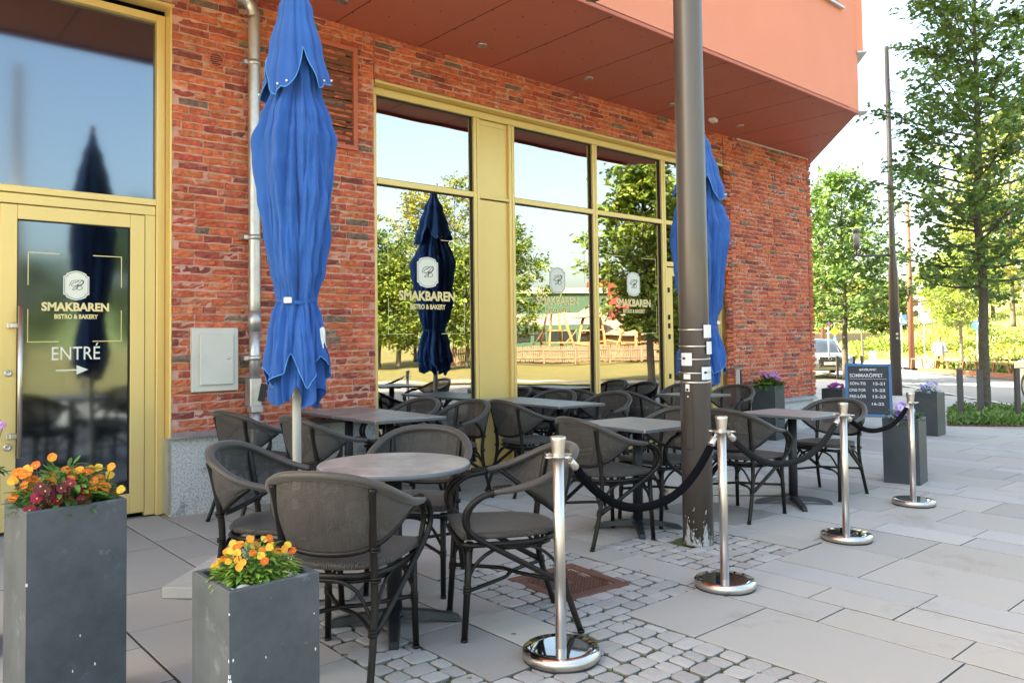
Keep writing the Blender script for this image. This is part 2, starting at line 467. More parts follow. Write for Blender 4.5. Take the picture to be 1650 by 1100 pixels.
# granite setts
for yy in (2.67, 3.15, 3.62):
    if yy < 3.6: slab(pv, 4.96, 5.25, yy, yy + .48, slab_col('slab'))
st = MB()
def sett(m, x0, x1, y0, y1):
    g_ = 0.0058; k = rnd.uniform(0.85, 1.12); base = rnd.choice([(0.283, 0.280, 0.274), (0.313, 0.307, 0.301), (0.253, 0.249, 0.247)])
    col = tuple(c * k for c in base)
    h = jit(0.003); j = 0.009
    P = [(x0 + g_ + jit(j), y0 + g_ + jit(j)), (x1 - g_ + jit(j), y0 + g_ + jit(j)), (x1 - g_ + jit(j), y1 - g_ + jit(j)), (x0 + g_ + jit(j), y1 - g_ + jit(j))]
    cx = (x0 + x1) / 2; cy = (y0 + y1) / 2
    def ring(s_, z):
        out = []
        for k2 in range(4):
            a = P[k2]; b = P[(k2 + 1) % 4]
            for t in (0.12, 0.5, 0.88):
                px = a[0] + (b[0] - a[0]) * t; py = a[1] + (b[1] - a[1]) * t
                out.append(m.add((cx + (px - cx) * s_, cy + (py - cy) * s_, gz(px) + z)))
        return out
    r0 = ring(1.0, h - 0.02); r1 = ring(1.0, h - 0.0035); r2 = ring(0.955, h + 0.0); r3 = ring(0.5, h + 0.0015 + jit(.001))
    n = 12
    for A_, B_ in ((r0, r1), (r1, r2), (r2, r3)):
        cc = (.09, .085, .07) if A_ is r0 else col
        for q in range(n): m.face((A_[q], A_[(q + 1) % n], B_[(q + 1) % n], B_[q]), cc, 0, False)
    m.face(r3, col, 0, False)
struct(pv.build('paving', M_['slab']))
for zx0, zx1, zy0, zy1 in SETT:
    zy0 = max(zy0, -1.0)
    nx = max(1, round((zx1 - zx0) / 0.108)); wx = (zx1 - zx0) / nx
    # rows along X with irregular lengths
    y = zy0
    while y < zy1 - 0.02:
        hgt = rnd.uniform(0.094, 0.118)
        y2 = y + hgt
        if zy1 - y2 < 0.06: y2 = zy1
        x = zx0 - 0
        while x < zx1 - 0.02:
            x2 = x + rnd.uniform(0.085, 0.145)
            if zx1 - x2 < 0.055: x2 = zx1
            cx, cy = (x + x2) / 2, (y + y2) / 2
            if not (GR[0] - .0 < cx < GR[1] and GR[2] < cy < GR[3]) and (cx - 4.55) ** 2 + (cy - 3.25) ** 2 > 0.125 ** 2:
                sett(st, x, x2, y, y2)
            x = x2
        y = y2
struct(st.build('cobblestones', M_['sett']))
# manhole: rusty frame with a chequered lid
mh = empty('manhole_cover', 'rusty brown square manhole cover set in the grey cobblestones', 'manhole', (3.25, 3.2, gz(3.25)), R(-5))
b = MB()
for sx, sy, dx, dy in ((0, -.225, .50, .06), (0, .225, .50, .06), (-.22, 0, .06, .39), (.22, 0, .06, .39)):
    b.box((sx, sy, -.006), (dx, dy, .03), bev=.004)
b.build('frame', M_['rust'], mh)
b = MB(); b.box((0, 0, -.018), (.376, .386, .02))
for i in range(15):
    for j in range(15):
        if i in range(6, 9) and j in range(6, 9): continue
        b.box((-.168 + i * .024, -.168 + j * .024, -.005), (.0145, .0145, .012), bev=.002)
b.box((0, 0, -.004), (.06, .055, .012), bev=.003)
b.build('lid', M_['rust'], mh)
# round cast cover at the foot of the front chair
mh2 = empty('drain_cover', 'small round rusty brown drain cover in the cobblestones at the bottom edge', 'manhole', (1.62, 2.48, gz(1.6) + .003))
b = MB(); b.lathe([(0.11, -.02), (0.11, .004), (.095, .006), (.093, 0), (.02, 0.001)], n=28); b.build('lid', M_['rust'], mh2)
# road: darker sheet beyond the pavement with a kerb
rd = MB()
near = [(-40, -7.0), (2.8, -7.0), (14, 1.0), (19.5, 4.9), (23.5, 7.75), (28.3, 11.16), (32, 14.0), (36, 17.5), (60, 40)]
off = [(-40, -13.0), (8, -12.6), (17.2, -10.8), (24, -4.8), (30, 1.4), (36, 7.5), (38.7, 10.3), (43.5, 16.2), (72, 46)]
for (a, b_), (c, d) in zip(zip(near[:-1], near[1:]), zip(off[:-1], off[1:])):
    rd.quad(*[(p[0], p[1], gz(max(p[0], -15)) - (0.11 if p[0] > -39 else .0)) for p in (a, c, d, b_)])
road = struct(rd.build('road', M_['asphalt']))
kb = MB()
for a, b_ in zip(near[1:-1], near[2:]):
    A_ = Vector((a[0], a[1], gz(a[0]))); B_ = Vector((b_[0], b_[1], gz(b_[0]))); d = (B_ - A_); n_ = Vector((d.y, -d.x, 0)).normalized() * 0.14
    kb.quad(A_ + Vector((0, 0, .003)), A_ + n_ + Vector((0, 0, .003)), B_ + n_ + Vector((0, 0, .003)), B_ + Vector((0, 0, .003)))
    kb.quad(A_ + n_ + Vector((0, 0, .003)), A_ + n_ + Vector((0, 0, -.14)), B_ + n_ + Vector((0, 0, -.14)), B_ + n_ + Vector((0, 0, .003)))
struct(kb.build('kerb', M_['granite']))
# footpath beyond the road (seen sunlit in the windows) and bright pavement far right
mat('pale_paving', (0.46, 0.42, 0.37), 0.9, var=((0.40, 0.36, 0.32), 1.5, 0.5), bump=(60, 0.2, 0.003))
fp = MB()
for (a, b_) in zip(off[1:-1], off[2:]):
    A_ = Vector((a[0], a[1], gz(a[0]) + .01)); B_ = Vector((b_[0], b_[1], gz(b_[0]) + .01)); d = (B_ - A_); n_ = Vector((d.y, -d.x, 0)).normalized() * (1.6 if a[0] < 30 else 9.0)
    fp.quad(A_, A_ + n_, B_ + n_, B_)
struct(fp.build('far_pavement', M_['pale_paving']))

# ================================================================== THE BRICK BUILDING
BW = 6.5                          # brick face
bld = empty('brick_building', 'red brick restaurant building with gold framed windows under a red overhang', 'building', (0, 6.5, 0))
def BP(mb, name, material, parent=None, **k):      # part of the building; mesh in world coordinates
    mb.xform(Matrix.Translation((0, -6.5, 0))) if parent is None or parent is bld else None
    return mb.build(name, material, parent or bld, **k)
CZ = 4.37
# mortar body behind the bricks
m = MB()
def slabwall(x0, x1, z0, z1, y0=BW + .006, y1=BW + .12): m.box(((x0 + x1) / 2, (y0 + y1) / 2, (z0 + z1) / 2), (x1 - x0, y1 - y0, z1 - z0))
slabwall(2.09, 4.0, .585, CZ); slabwall(4.0, 10.24, 3.93, CZ); slabwall(10.24, 12.64, .33, CZ)
m.box((12.57, 9.6, 2.25), (.14, 6.0, 4.2))
slabwall(-6, 2.086, 4.14, CZ)
BP(m, 'mortar', M_['mortar'])
br = MB()
def brick_col():
    r = rnd.random()
    if r < .52: b = (0.55, 0.135, 0.06)
    elif r < .78: b = (0.48, 0.10, 0.058)
    elif r < .92: b = (0.32, 0.068, 0.05)
    elif r < .955: b = (0.22, 0.055, 0.048)
    else: b = (0.17, 0.125, 0.095)
    k = rnd.uniform(1.2, 1.6); return (b[0] * k, b[1] * k * rnd.uniform(.9, 1.12), b[2] * k)
def brick(x0, x1, z0, z1, col, side=None, prot=None, yf=BW):
    nx = max(2, int((x1 - x0) / .035)); nz = 3
    p = rnd.uniform(-.003, .013) if prot is None else prot
    s1, s2, s3 = rnd.random() * 90, rnd.random() * 90, rnd.random() * 90
    tilt = jit(.003)
    def P(u, v, d):
        ex = jit(.0035) if u in (0, 1) else 0; 
        x = x0 + (x1 - x0) * u + (jit(.003)); z = z0 + (z1 - z0) * v + noise(u * 3 + s1, v + s2) * .010
        edge = 0.004 if (v in (0, 1) or u in (0, 1)) else 0
        y = yf - p + edge + d + noise(u * 5 + s3, v * 2) * .014 + tilt * (u - .5)
        return (x, y, z) if side is None else (side - (y - yf) , x, z)
    F = [[br.add(P(a / nx, c / nz, 0)) for c in range(nz + 1)] for a in range(nx + 1)]
    K = [[None] * (nz + 1) for _ in range(nx + 1)]
    def back(a, c):
        v = br.v[F[a][c]]
        if K[a][c] is None: K[a][c] = br.add((v[0], yf + .03, v[2]) if side is None else (side - .03, v[1], v[2]))
        return K[a][c]
    fl = side is not None
    def ff(q):
        v = br.v[q[0]]; k = 1 + .34 * noise(v[0] * 22, v[2] * 30, s1) + jit(.07); w_ = max(0, noise(v[0] * 9 + s2, v[2] * 26, s3) - .22) * 1.1
        c = tuple(cc * k * (1 - w_) + pale * w_ for cc, pale in zip(col, (.75, .50, .36)))
        br.face(q[::-1] if fl else q, c, 0, False)
    for a in range(nx):
        for c in range(nz): ff((F[a][c], F[a + 1][c], F[a + 1][c + 1], F[a][c + 1]))
        ff((F[a][0], back(a, 0), back(a + 1, 0), F[a + 1][0])); ff((F[a + 1][nz], back(a + 1, nz), back(a, nz), F[a][nz]))
    for c in range(nz):
        ff((F[0][c + 1], back(0, c + 1), back(0, c), F[0][c])); ff((F[nx][c], back(nx, c), back(nx, c + 1), F[nx][c + 1]))
CH = 0.066
def brick_field(x0, x1, z0, z1, side=None):
    n = round((z1 - z0) / CH); ch = (z1 - z0) / n
    for r in range(n):
        za = z0 + r * ch + .0075; zb = z0 + (r + 1) * ch - .0075
        x = x0 + (0 if r % 2 else -.11) + rnd.choice([0, .05, -.06])
        while x < x1:
            L_ = rnd.choice([.245, .245, .245, .12, .245, .18])
            a = max(x, x0); b_ = min(x + L_, x1)
            if b_ - a > .035: brick(a + .006, b_ - .006, za, zb, brick_col(), side)
            x += L_
brick_field(2.092, 3.995, .60, CZ)
brick_field(4.005, 10.045, 3.925, CZ)
brick_field(10.055, 12.63, .325, CZ)   # right pier
# brick reveal at the right jamb
n = round((3.9 - .33) / CH); ch = (3.9 - .33) / n
# ragged corner: alternating long headers stand proud of the corner
n = round((CZ - .325) / CH); ch = (CZ - .325) / n
for r in range(n):
    za = .325 + r * ch + .005; zb = .325 + (r + 1) * ch - .005
    e = .055 if r % 2 else .02
    e += rnd.uniform(-.012, .012)
    c_ = brick_col()
    br.box((12.62 + e / 2, BW + .055, (za + zb) / 2), (.10 + e, .135 + jit(.01), zb - za), c_, bev=.006)
    y = BW + .13
    while y < 9.5:
        L_ = rnd.choice([.245, .12]); br.box((12.645 + jit(.004), y + L_ / 2, (za + zb) / 2), (.03, L_ - .012, zb - za), brick_col(), bev=.004); y += L_
BP(br, 'brick_wall', M_['brick'])
# movement joints
for xx in (4.0, 10.05): m = MB(); m.box((xx, BW + .004, 4.14), (.010, .03, .44)); BP(m, 'joint_seal', M_['soffit_red'])
# reveal lining of the window opening on the right (brick returns)
rv = MB(); n = 54
for r in range(n):
    za = .33 + r * .0661
    rv.box((10.262, BW + .058, za + .033), (.04, .112, .053), brick_col(), bev=.004)
BP(rv, 'brick_reveal', M_['brick'])
# granite plinth and zinc sill
m = MB(); m.box((3.045, BW + .06, .16), (1.91, .12, .85), bev=.004); BP(m, 'plinth', M_['granite'])
m = MB(); m.box((11.43, BW + .06, -.05), (2.42, .12, .66), bev=.004); BP(m, 'plinth', M_['granite'])
m = MB(); m.box((12.58, 9.6, -.05), (.12, 6.1, .66)); BP(m, 'side_plinth', M_['granite'])
for x0, x1, zt, zb in ((2.085, 4.02, .68 - .02, .585), (10.24, 12.70, .345, .255)):
    m = MB(); prof = [(BW + .03, zt), (BW - .045, zb + .012), (BW - .045, zb), (BW + .03, zb)]
    i = len(m.v)
    for xx in (x0, x1):
        for y, z in prof: m.v.append((xx, y, z))
    m.face((i + 3, i + 2, i + 1, i)); m.face((i + 4, i + 5, i + 6, i + 7))
    for k in range(4): k2 = (k + 1) % 4; m.face((i + k, i + k2, i + 4 + k2, i + 4 + k))
    BP(m, 'sill', M_['zinc'])
# metal cheek beside the plinth
m = MB(); m.box((2.075, 6.58, .29), (.02, .17, .60)); BP(m, 'corner_plate', M_['zinc'])

# ---- big window
FY = 6.62
def frame_box(m, x0, x1, z0, z1, y0=FY, y1=FY + .09, bev=.003): m.box(((x0 + x1) / 2, (y0 + y1) / 2, (z0 + z1) / 2), (x1 - x0, y1 - y0, z1 - z0), bev=bev)
def zb(x): return gz(x) + .012
win = MB()
frame_box(win, 4.02, 10.24, 3.895, 3.925, BW + .012, FY + .02)          # cap flashing
frame_box(win, 4.02, 10.24, 3.815, 3.892)
for x0, x1 in ((4.02, 4.10), (5.345, 5.385), (5.391, 5.431), (5.865, 5.905), (5.911, 5.951), (7.285, 7.325), (7.331, 7.371), (8.70, 8.742), (8.748, 8.79), (9.98, 10.06)):
    frame_box(win, x0, x1, zb(x0) + .004, 3.813)
frame_box(win, 10.063, 10.24, zb(10) + .004, 3.813, FY - .02, FY + .06)
for x0, x1 in ((4.102, 5.343), (5.953, 7.283), (7.373, 8.698)):
    frame_box(win, x0, x1, 2.92, 2.98); frame_box(win, x0, x1, zb(x0), zb(x0) + .075)
frame_box(win, 8.792, 9.978, 2.92, 2.98); frame_box(win, 8.792, 9.978, 2.335, 2.40)
frame_box(win, 5.433, 5.863, 2.92, 2.955)
wroot = win
W1 = BP(win, 'window', M_['gold_alu'])
def sub(mb, name, material, parent): mb.xform(Matrix.Translation((0, -6.5, 0))); return mb.build(name, material, parent)
for i, (x0, x1, z0, z1) in enumerate(((4.10, 5.345, 2.98, 3.816), (4.10, 5.345, zb(4.1) + .07, 2.92), (5.951, 7.285, 2.98, 3.816), (5.951, 7.285, zb(6) + .07, 2.92),
                      (7.371, 8.70, 2.98, 3.816), (7.371, 8.70, zb(7.4) + .07, 2.92), (8.79, 9.98, 2.98, 3.816), (8.79, 9.98, 2.40, 2.92))):
    p = MB(); p.box(((x0 + x1) / 2, FY + .055, (z0 + z1) / 2), (x1 - x0, .008, z1 - z0)); sub(p, 'pane', M_['window_glass'], W1)
p = MB()
p.box((5.648, FY + .045, 3.383), (.43, .02, .855)); p.box((5.648, FY + .045, 1.43), (.43, .02, 2.96))
p.box((5.648, FY + .03, 3.77), (.40, .01, .03)); sub(p, 'panel', M_['gold_alu'], W1)
p = MB()
for x0, x1 in ((4.10, 5.345), (5.951, 7.285), (7.371, 8.70), (8.79, 9.98)):      # black gaskets round the glass
    for z0, z1 in ((2.98, 3.816), (zb(x0) + .075, 2.92)):
        p.box(((x0 + x1) / 2, FY + .040, z1 - .005), (x1 - x0, .02, .01)); p.box(((x0 + x1) / 2, FY + .040, z0 + .005), (x1 - x0, .02, .01))
        p.box((x0 + .005, FY + .040, (z0 + z1) / 2), (.01, .02, z1 - z0)); p.box((x1 - .005, FY + .040, (z0 + z1) / 2), (.01, .02, z1 - z0))
sub(p, 'gasket', M_['rubber'], W1)
# second entrance at the right of the window
d2 = MB()
frame_box(d2, 8.80, 8.92, zb(9) + .01, 2.32, FY + .01, FY + .07); frame_box(d2, 9.85, 9.97, zb(9) + .01, 2.32, FY + .01, FY + .07)
frame_box(d2, 8.922, 9.848, 2.2, 2.32, FY + .01, FY + .07); frame_box(d2, 8.922, 9.848, zb(9) + .01, .13, FY + .01, FY + .07)
D2 = BP(d2, 'side_door', M_['gold_alu'])
p = MB(); p.box((9.385, FY + .045, 1.16), (.93, .01, 2.1)); sub(p, 'pane', M_['window_glass'], D2)
p = MB()
for z in (.35, .8, 1.35, 1.5, 1.62, 2.0): p.box((8.815, FY - .004, z), (.03, .022, .07), bev=.004)
sub(p, 'hinge', M_['rubber'], D2)
# ---- door bay at the left
dr = MB()
frame_box(dr, 2.012, 2.078, .012 - .04, 4.06)
frame_box(dr, -1.2, 2.01, 4.0, 4.06)
frame_box(dr, -1.2, 2.01, 2.478, 2.53)
frame_box(dr, -1.2, 2.01, 2.398, 2.474, FY + .02, FY + .08)
frame_box(dr, 1.930, 2.010, -.02, 2.396, FY + .02, FY + .08)
frame_box(dr, .855, .935, -.02, 2.396, FY + .02, FY + .08)
frame_box(dr, -1.2, .853, -.02, .1, FY + .02, FY + .08)
frame_box(dr, 2.080, 2.094, -.03, 4.10, BW + .0, FY + .03)                       # reveal sheet
frame_box(dr, -1.2, 2.11, 4.10, 4.125, BW - .012, FY + .02)
DR = BP(dr, 'entrance_frame', M_['gold_alu'])
p = MB(); p.box((.405, FY + .055, 3.265), (3.21, .008, 1.47)); sub(p, 'pane', M_['door_glass'], DR)
p = MB(); p.box((-.18, FY + .055, 1.25), (2.07, .008, 2.3)); sub(p, 'pane', M_['door_glass'], DR)
lf = MB()
frame_box(lf, .94, 1.047, .012, 2.39, FY + .015, FY + .07); frame_box(lf, 1.82, 1.926, .012, 2.39, FY + .015, FY + .07)
frame_box(lf, 1.048, 1.819, 2.284, 2.39, FY + .015, FY + .07); frame_box(lf, 1.048, 1.819, .012, .17, FY + .015, FY + .07)
LF = BP(lf, 'door', M_['gold_alu'])
p = MB(); p.box((1.434, FY + .05, 1.227), (.78, .008, 2.12)); sub(p, 'pane', M_['door_glass'], LF)
p = MB()
for a, b_, c, d in ((1.048, 1.819, 2.278, 2.284), (1.048, 1.819, .17, .176)): p.box(((a + b_) / 2, FY + .035, (c + d) / 2), (b_ - a, .02, d - c))
for xx in (1.051, 1.816): p.box((xx, FY + .035, 1.227), (.006, .02, 2.1))
sub(p, 'gasket', M_['rubber'], LF)
hd = MB(); hd.tube([(1.058, FY - .065, .545), (1.058, FY - .065, 1.642)], .017, 14); 
for z in (.70, 1.50): hd.box((1.03, FY - .03, z), (.055, .02, .035), bev=.003); hd.box((1.0, FY - .0, z), (.035, .03, .04), bev=.002)
sub(hd, 'handle', M_['steel'], LF)
for z in (1.155, .62):
    lk = MB(); lk.lathe([(.026, 0), (.026, .012), (.022, .016), (.012, .016), (.011, .010)], n=20); lk.xform(Matrix.Translation((.995, FY + .013, z)) @ Matrix.Rotation(R(90), 4, 'X'))
    sub(lk, 'lock', M_['steel'], LF)
# ---- lettering on the glass
TR = (R(90), 0, 0)
def deco(parent, cx, zc, zt, wbox, hbox, ly, gold, wname, wsub, lw=.27, lh=.28, tname=None):
    y = ly - 6.5
    t = .006; x0, x1 = cx - wbox / 2, cx + wbox / 2; z0, z1 = zc - hbox / 2, zc + hbox / 2
    gx, gz_ = wbox * .18, hbox * .135
    for xx, xg in ((x0, cx - gx), (x1, cx + gx)):
        for zz, zg in ((z0, zc - gz_), (z1, zc + gz_)):
            fr = MB(); sx_ = 1 if xg > xx else -1; sz_ = 1 if zg > zz else -1
            pts = [(xx - sx_ * t / 2, zg), (xx - sx_ * t / 2, zz - sz_ * t / 2), (xg, zz - sz_ * t / 2), (xg, zz + sz_ * t / 2), (xx + sx_ * t / 2, zz + sz_ * t / 2), (xx + sx_ * t / 2, zg)]
            fr.poly([(a, y, b_) for a, b_ in (pts if sx_ * sz_ > 0 else pts[::-1])]); fr.build('corner_line', gold, parent)
    # plaque with notched corners
    def plaque(w, h, nz):
        pts = []
        for qx, qz in ((1, -1), (1, 1), (-1, 1), (-1, -1)):
            arc = []
            for k in range(5):
                a = R(90) * k / 4
                arc.append((qx * (w / 2 - nz * math.cos(a)), qz * (h / 2 - nz * math.sin(a))))
            if (qx, qz) in ((1, 1), (-1, -1)): arc = arc[::-1]
            # bowed edges
            pts += arc
        out = []
        for i, p_ in enumerate(pts):
            out.append(p_); q_ = pts[(i + 1) % len(pts)]
            if i % 5 == 4:
                horiz = abs(q_[1] - p_[1]) < abs(q_[0] - p_[0])
                for t_ in (.25, .5, .75):
                    bx = p_[0] + (q_[0] - p_[0]) * t_; bz = p_[1] + (q_[1] - p_[1]) * t_; bow = .014 * math.sin(math.pi * t_)
                    if horiz: bz += math.copysign(bow * 1.6, bz)
                    out.append((bx, bz))
        return out
    pz = zt
    pl = MB()
    pts = plaque(lw, lh, lw * .12); pl.poly([(cx + a, y - .002, pz + b_) for a, b_ in pts]); pl.build('logo_plaque', M_['silver_leaf'], parent)
    ln = MB(); pts = plaque(lw * .9, lh * .9, lw * .12); ln.tube([(cx + a, y - .003, pz + b_) for a, b_ in pts], .0016, 4, closed=True)
    s_ = lw / .27
    for path in ([(-.072, -.004), (-.05, .045), (.0, .062), (.02, .05), (-.03, .03), (-.052, .0), (-.02, -.008), (.012, .012), (.0, -.035), (-.03, -.052), (-.038, -.04), (.0, -.01), (.03, .03), (.06, .058), (.07, .045), (.05, .015), (.015, .0), (.05, -.005), (.06, -.035), (.03, -.05), (.005, -.04), (.02, -.01)],
                 [(-.015, .03), (.015, .05), (.05, .066), (.075, .052), (.065, .02), (.02, -.01)]):
        ln.tube(smooth_path([(cx + a * s_, y - .003, pz + b_ * s_) for a, b_ in path], 4), .0028 * s_, 5)
    ln.build('logo_monogram', M_['ink'], parent)
    nm = text('lettering', 'SMAKBAREN', .135 * wname / .72, (cx, y - .0015, pz - .255 * s_), TR, gold, parent, bold=.0052 * wname / .72)
    fit(nm, wname)
    nm = text('lettering', 'BISTRO & BAKERY', .07 * wsub / .45, (cx, y - .0015, pz - .365 * s_), TR, gold, parent, bold=.0022 * wsub / .45); fit(nm, wsub)
def fit(o, w):
    xs_ = [v.co.x for v in o.data.vertices]; k = w / (max(xs_) - min(xs_)); o.scale = (k, o.scale[1], 1)
GL = FY + .050
deco(W1, 4.742, 1.915, 2.062, .975, 1.0, GL, M_['gold_leaf'], .72, .455)
deco(W1, 6.675, 1.908, 2.055, .975, 1.0, GL, M_['gold_leaf'], .72, .455)
deco(W1, 8.112, 1.91, 2.058, .975, 1.02, GL, M_['gold_leaf'], .72, .455)
deco(LF, 1.441, 1.712, 1.808, .64, .667, FY + .045, M_['gold_leaf'], .463, .30, .178, .182)
t_ = text('lettering', 'ENTRÉ', .145, (1.441, FY + .044 - 6.5, 1.283), TR, M_['silver_leaf'], LF); fit(t_, .33)
p = MB(); p.box((1.375, FY + .044 - 6.5, 1.161), (.14, .001, .009)); p.poly([(1.445, FY + .043 - 6.5, 1.125), (1.525, FY + .043 - 6.5, 1.161), (1.445, FY + .043 - 6.5, 1.197)])
p.build('arrow', M_['silver_leaf'], LF)

# ---- interior: dark room with low sheer curtains
p = MB()
z0, z1, y0, y1, x0, x1 = -.30, 4.2, 6.75, 12.0, -2.0, 12.45
p.quad((x0, y0, z0 + .1), (x1, y0, z0 + .1), (x1, y1, z0 + .1), (x0, y1, z0 + .1)); p.quad((x0, y1, z0), (x1, y1, z0), (x1, y1, z1), (x0, y1, z1))
p.quad((x0, y0, z1), (x0, y1, z1), (x1, y1, z1), (x1, y0, z1)); p.quad((x0, y0, z0), (x0, y1, z0), (x0, y1, z1), (x0, y0, z1)); p.quad((x1, y0, z0), (x1, y0, z1), (x1, y1, z1), (x1, y1, z0))
p.box((3.05, 6.80, 1.9), (1.95, .06, 4.3)); p.box((2.5, 9.5, 1.9), (.08, 5, 4.2))
BP(p, 'interior', M_['dark_interior'])
for x0, x1 in ((4.12, 5.33), (5.97, 7.27), (7.39, 8.68)):
    c = MB()
    def cf(u, v, x0=x0, x1=x1):
        x = x0 + (x1 - x0) * u; return (x, 6.90 + .018 * math.sin(u * 95 + 1.5 * math.sin(u * 11)) + .01 * noise(u * 9, v), gz(x) + .03 + v * .86)
    c.grid(cf, 150, 3); sub(c, 'curtain', M_['curtain'], W1)
# ---- soffit with panel joints and screws
p = MB()
JX = [10.27 - .955 * k for k in range(0, 18)]
def xr(y): return 10.47 + (13.25 - 10.47) * (y - 4.63) / (6.82 - 4.63)
edges = sorted(JX) + [99]
xp = -6.2
def clip_quad(x0, x1):
    g_ = .005; ya, yb = 4.66, 8.6
    pts = []
    xa, xb = x0 + g_, x1 - g_
    def ylim(x): return 4.63 + (x - 10.47) / (13.25 - 10.47) * (6.82 - 4.63) + .01
    if x1 <= 10.47: return [(xa, ya), (xa, yb), (xb, yb), (xb, ya)]
    xb2 = min(xb, 13.24); xs_ = max(xa, 10.47)
    pts = [(xa, ya if xa < 10.47 else ylim(xa)), (xa, yb), (xb2, yb), (xb2, ylim(xb2))]
    if xa < 10.47: pts.append((10.47, ya))
    return pts
bnd = [-6.3] + sorted(JX) + [11.225, 12.18, 13.135]
for a, b_ in zip(bnd[:-1], bnd[1:]): p.poly([(x, y, CZ) for x, y in clip_quad(a, b_)])
p.poly([(13.141, 6.75, CZ), (13.141, 8.6, CZ), (13.24, 8.6, CZ), (13.24, 6.83, CZ)])
mat('shadow_gap', (0.03, 0.01, 0.008), .9)
q_ = MB(); q_.poly([(-6.3, 4.66, CZ + .02), (-6.3, 8.6, CZ + .02), (13.2, 8.6, CZ + .02), (13.2, 6.85, CZ + .02), (10.45, 4.66, CZ + .02)]); BP(q_, 'soffit_backing', M_['shadow_gap'])
BP(p, 'soffit', M_['soffit_red'])
mat('screw', (0.08, 0.022, 0.016), 0.5)
p = MB()
for k, xj in enumerate(bnd[5:-1]):
    for i in range(8):
        y = 4.75 + i * .29
        if y < 6.45 and xj < xr(y) - .1: p.lathe([(.010, 0), (.007, -.003)], (xj + .012, y, CZ), 6)
    for fx in (.33, .64):
        for i in range(5):
            y = 4.86 + i * .40; x = xj + .955 * fx
            if y < 6.45 and x < xr(y) - .1: p.lathe([(.009, 0), (.006, -.003)], (x, y, CZ), 6)
BP(p, 'screw', M_['screw'], kind='stuff')
p = MB(); p.box((2.1, 4.645, CZ - .012), (16.7, .03, .05), bev=.004); BP(p, 'drip_edge', M_['soffit_red'])
# ---- upper storeys
UP = 20.0
p = MB()
X0 = -6.3
poly = [(X0, 4.63), (10.47, 4.63), (13.25, 6.82), (13.25, 34), (X0, 34)]
pw = [(10.0, 10.005)]
def uw(pts, z0, z1):
    for i in range(len(pts) - 1):
        a, b_ = pts[i], pts[i + 1]; p.quad((a[0], a[1], z0), (b_[0], b_[1], z0), (b_[0], b_[1], z1), (a[0], a[1], z1))
# front wall with window hole: x 8.35..9.98, z 5.62..7.1
wx0, wx1, wz0, wz1 = 8.30, 9.95, 5.66, 7.2
p.quad((X0, 4.63, CZ), (wx0, 4.63, CZ), (wx0, 4.63, UP), (X0, 4.63, UP))
p.quad((wx0, 4.63, CZ), (wx1, 4.63, CZ), (wx1, 4.63, wz0), (wx0, 4.63, wz0)); p.quad((wx0, 4.63, wz1), (wx1, 4.63, wz1), (wx1, 4.63, UP), (wx0, 4.63, UP))
p.quad((wx1, 4.63, CZ), (10.17, 4.63, CZ), (10.17, 4.63, UP), (wx1, 4.63, UP)); p.quad((10.176, 4.634, CZ), (10.47, 4.634, CZ), (10.47, 4.634, UP), (10.176, 4.634, UP))
for a in (wx0, wx1): p.quad((a, 4.63, wz0), (a, 4.80, wz0), (a, 4.80, wz1), (a, 4.63, wz1))
p.quad((wx0, 4.63, wz0), (wx0, 4.8, wz0), (wx1, 4.8, wz0), (wx1, 4.63, wz0)); p.quad((wx0, 4.63, wz1), (wx1, 4.63, wz1), (wx1, 4.8, wz1), (wx0, 4.8, wz1))
uw([(10.47, 4.634), (13.25, 6.82), (13.25, 34), (X0, 34), (X0, 4.63)], CZ, UP)
p.poly([(x, y, UP) for x, y in poly])
# upper volume standing proud on the slanted corner
d = Vector((10.47 - 13.25, 4.63 - 6.82, 0)).normalized(); nn = Vector((-d.y, d.x, 0)); nn = nn if nn.x > 0 else -nn
A_ = Vector((10.47, 4.634, 0)); B_ = Vector((13.25, 6.82, 0))
Af = A_ + nn * .075
for z0, z1 in ((5.20, UP),):
    q = [A_ + Vector((0, 0, 0)), Af, B_ + nn * .075, B_]
    uw([tuple(v) for v in q], z0, z1); p.poly([(v.x, v.y, z0) for v in q][::-1]); p.poly([(v.x, v.y, z1) for v in q])
BP(p, 'upper_wall', M_['render_red'])
for z in (5.175, 4.375):
    p = MB(); c = A_ + nn * .05 - d * (.45 if z > 5 else .08); p.box((c.x, c.y, z), (1.0 if z > 5 else .22, .13, .022), rot=Matrix.Rotation(math.atan2(d.y, d.x), 3, 'Z'))
    BP(p, 'flashing', M_['zinc'])
p = MB(); p.box(((wx0 + wx1) / 2, 4.66, wz0 - .0), (wx1 - wx0 + .14, .16, .035), bev=.004)
wf = BP(p, 'upper_window', M_['zinc'])
p = MB()
for x0, x1 in ((wx0, wx0 + .08), (9.05, 9.13), (wx1 - .09, wx1)): p.box(((x0 + x1) / 2, 4.78, 6.43), (x1 - x0, .06, 1.5))
p.box((9.12, 4.78, 5.72), (1.62, .058, .07)); sub(p, 'frame', M_['white_plastic'], wf)
p = MB(); p.box((9.12, 4.80, 6.43), (1.6, .01, 1.5)); sub(p, 'pane', M_['window_glass'], wf)
# ---- fittings
for x in (1.8, 3.4, 5.0, 6.6, 8.2, 9.8):
    p = MB(); p.lathe([(.055, .0), (.055, -.012), (.040, -.016), (.034, -.006), (.018, -.004)], (x, 6.04 - 6.5, CZ - .0015), 22); p.build('downlight', M_['steel'], bld)
p = MB(); p.box((9.18, 6.08, CZ - .03), (.14, .09, .05), rot=Matrix.Rotation(R(12), 3, 'Z'), bev=.008); BP(p, 'motion_sensor', M_['white_plastic'])
p = MB(); p.box((11.5, BW - .02, CZ - .01), (2.2, .02, .018)); BP(p, 'cable_duct', M_['white_metal'])
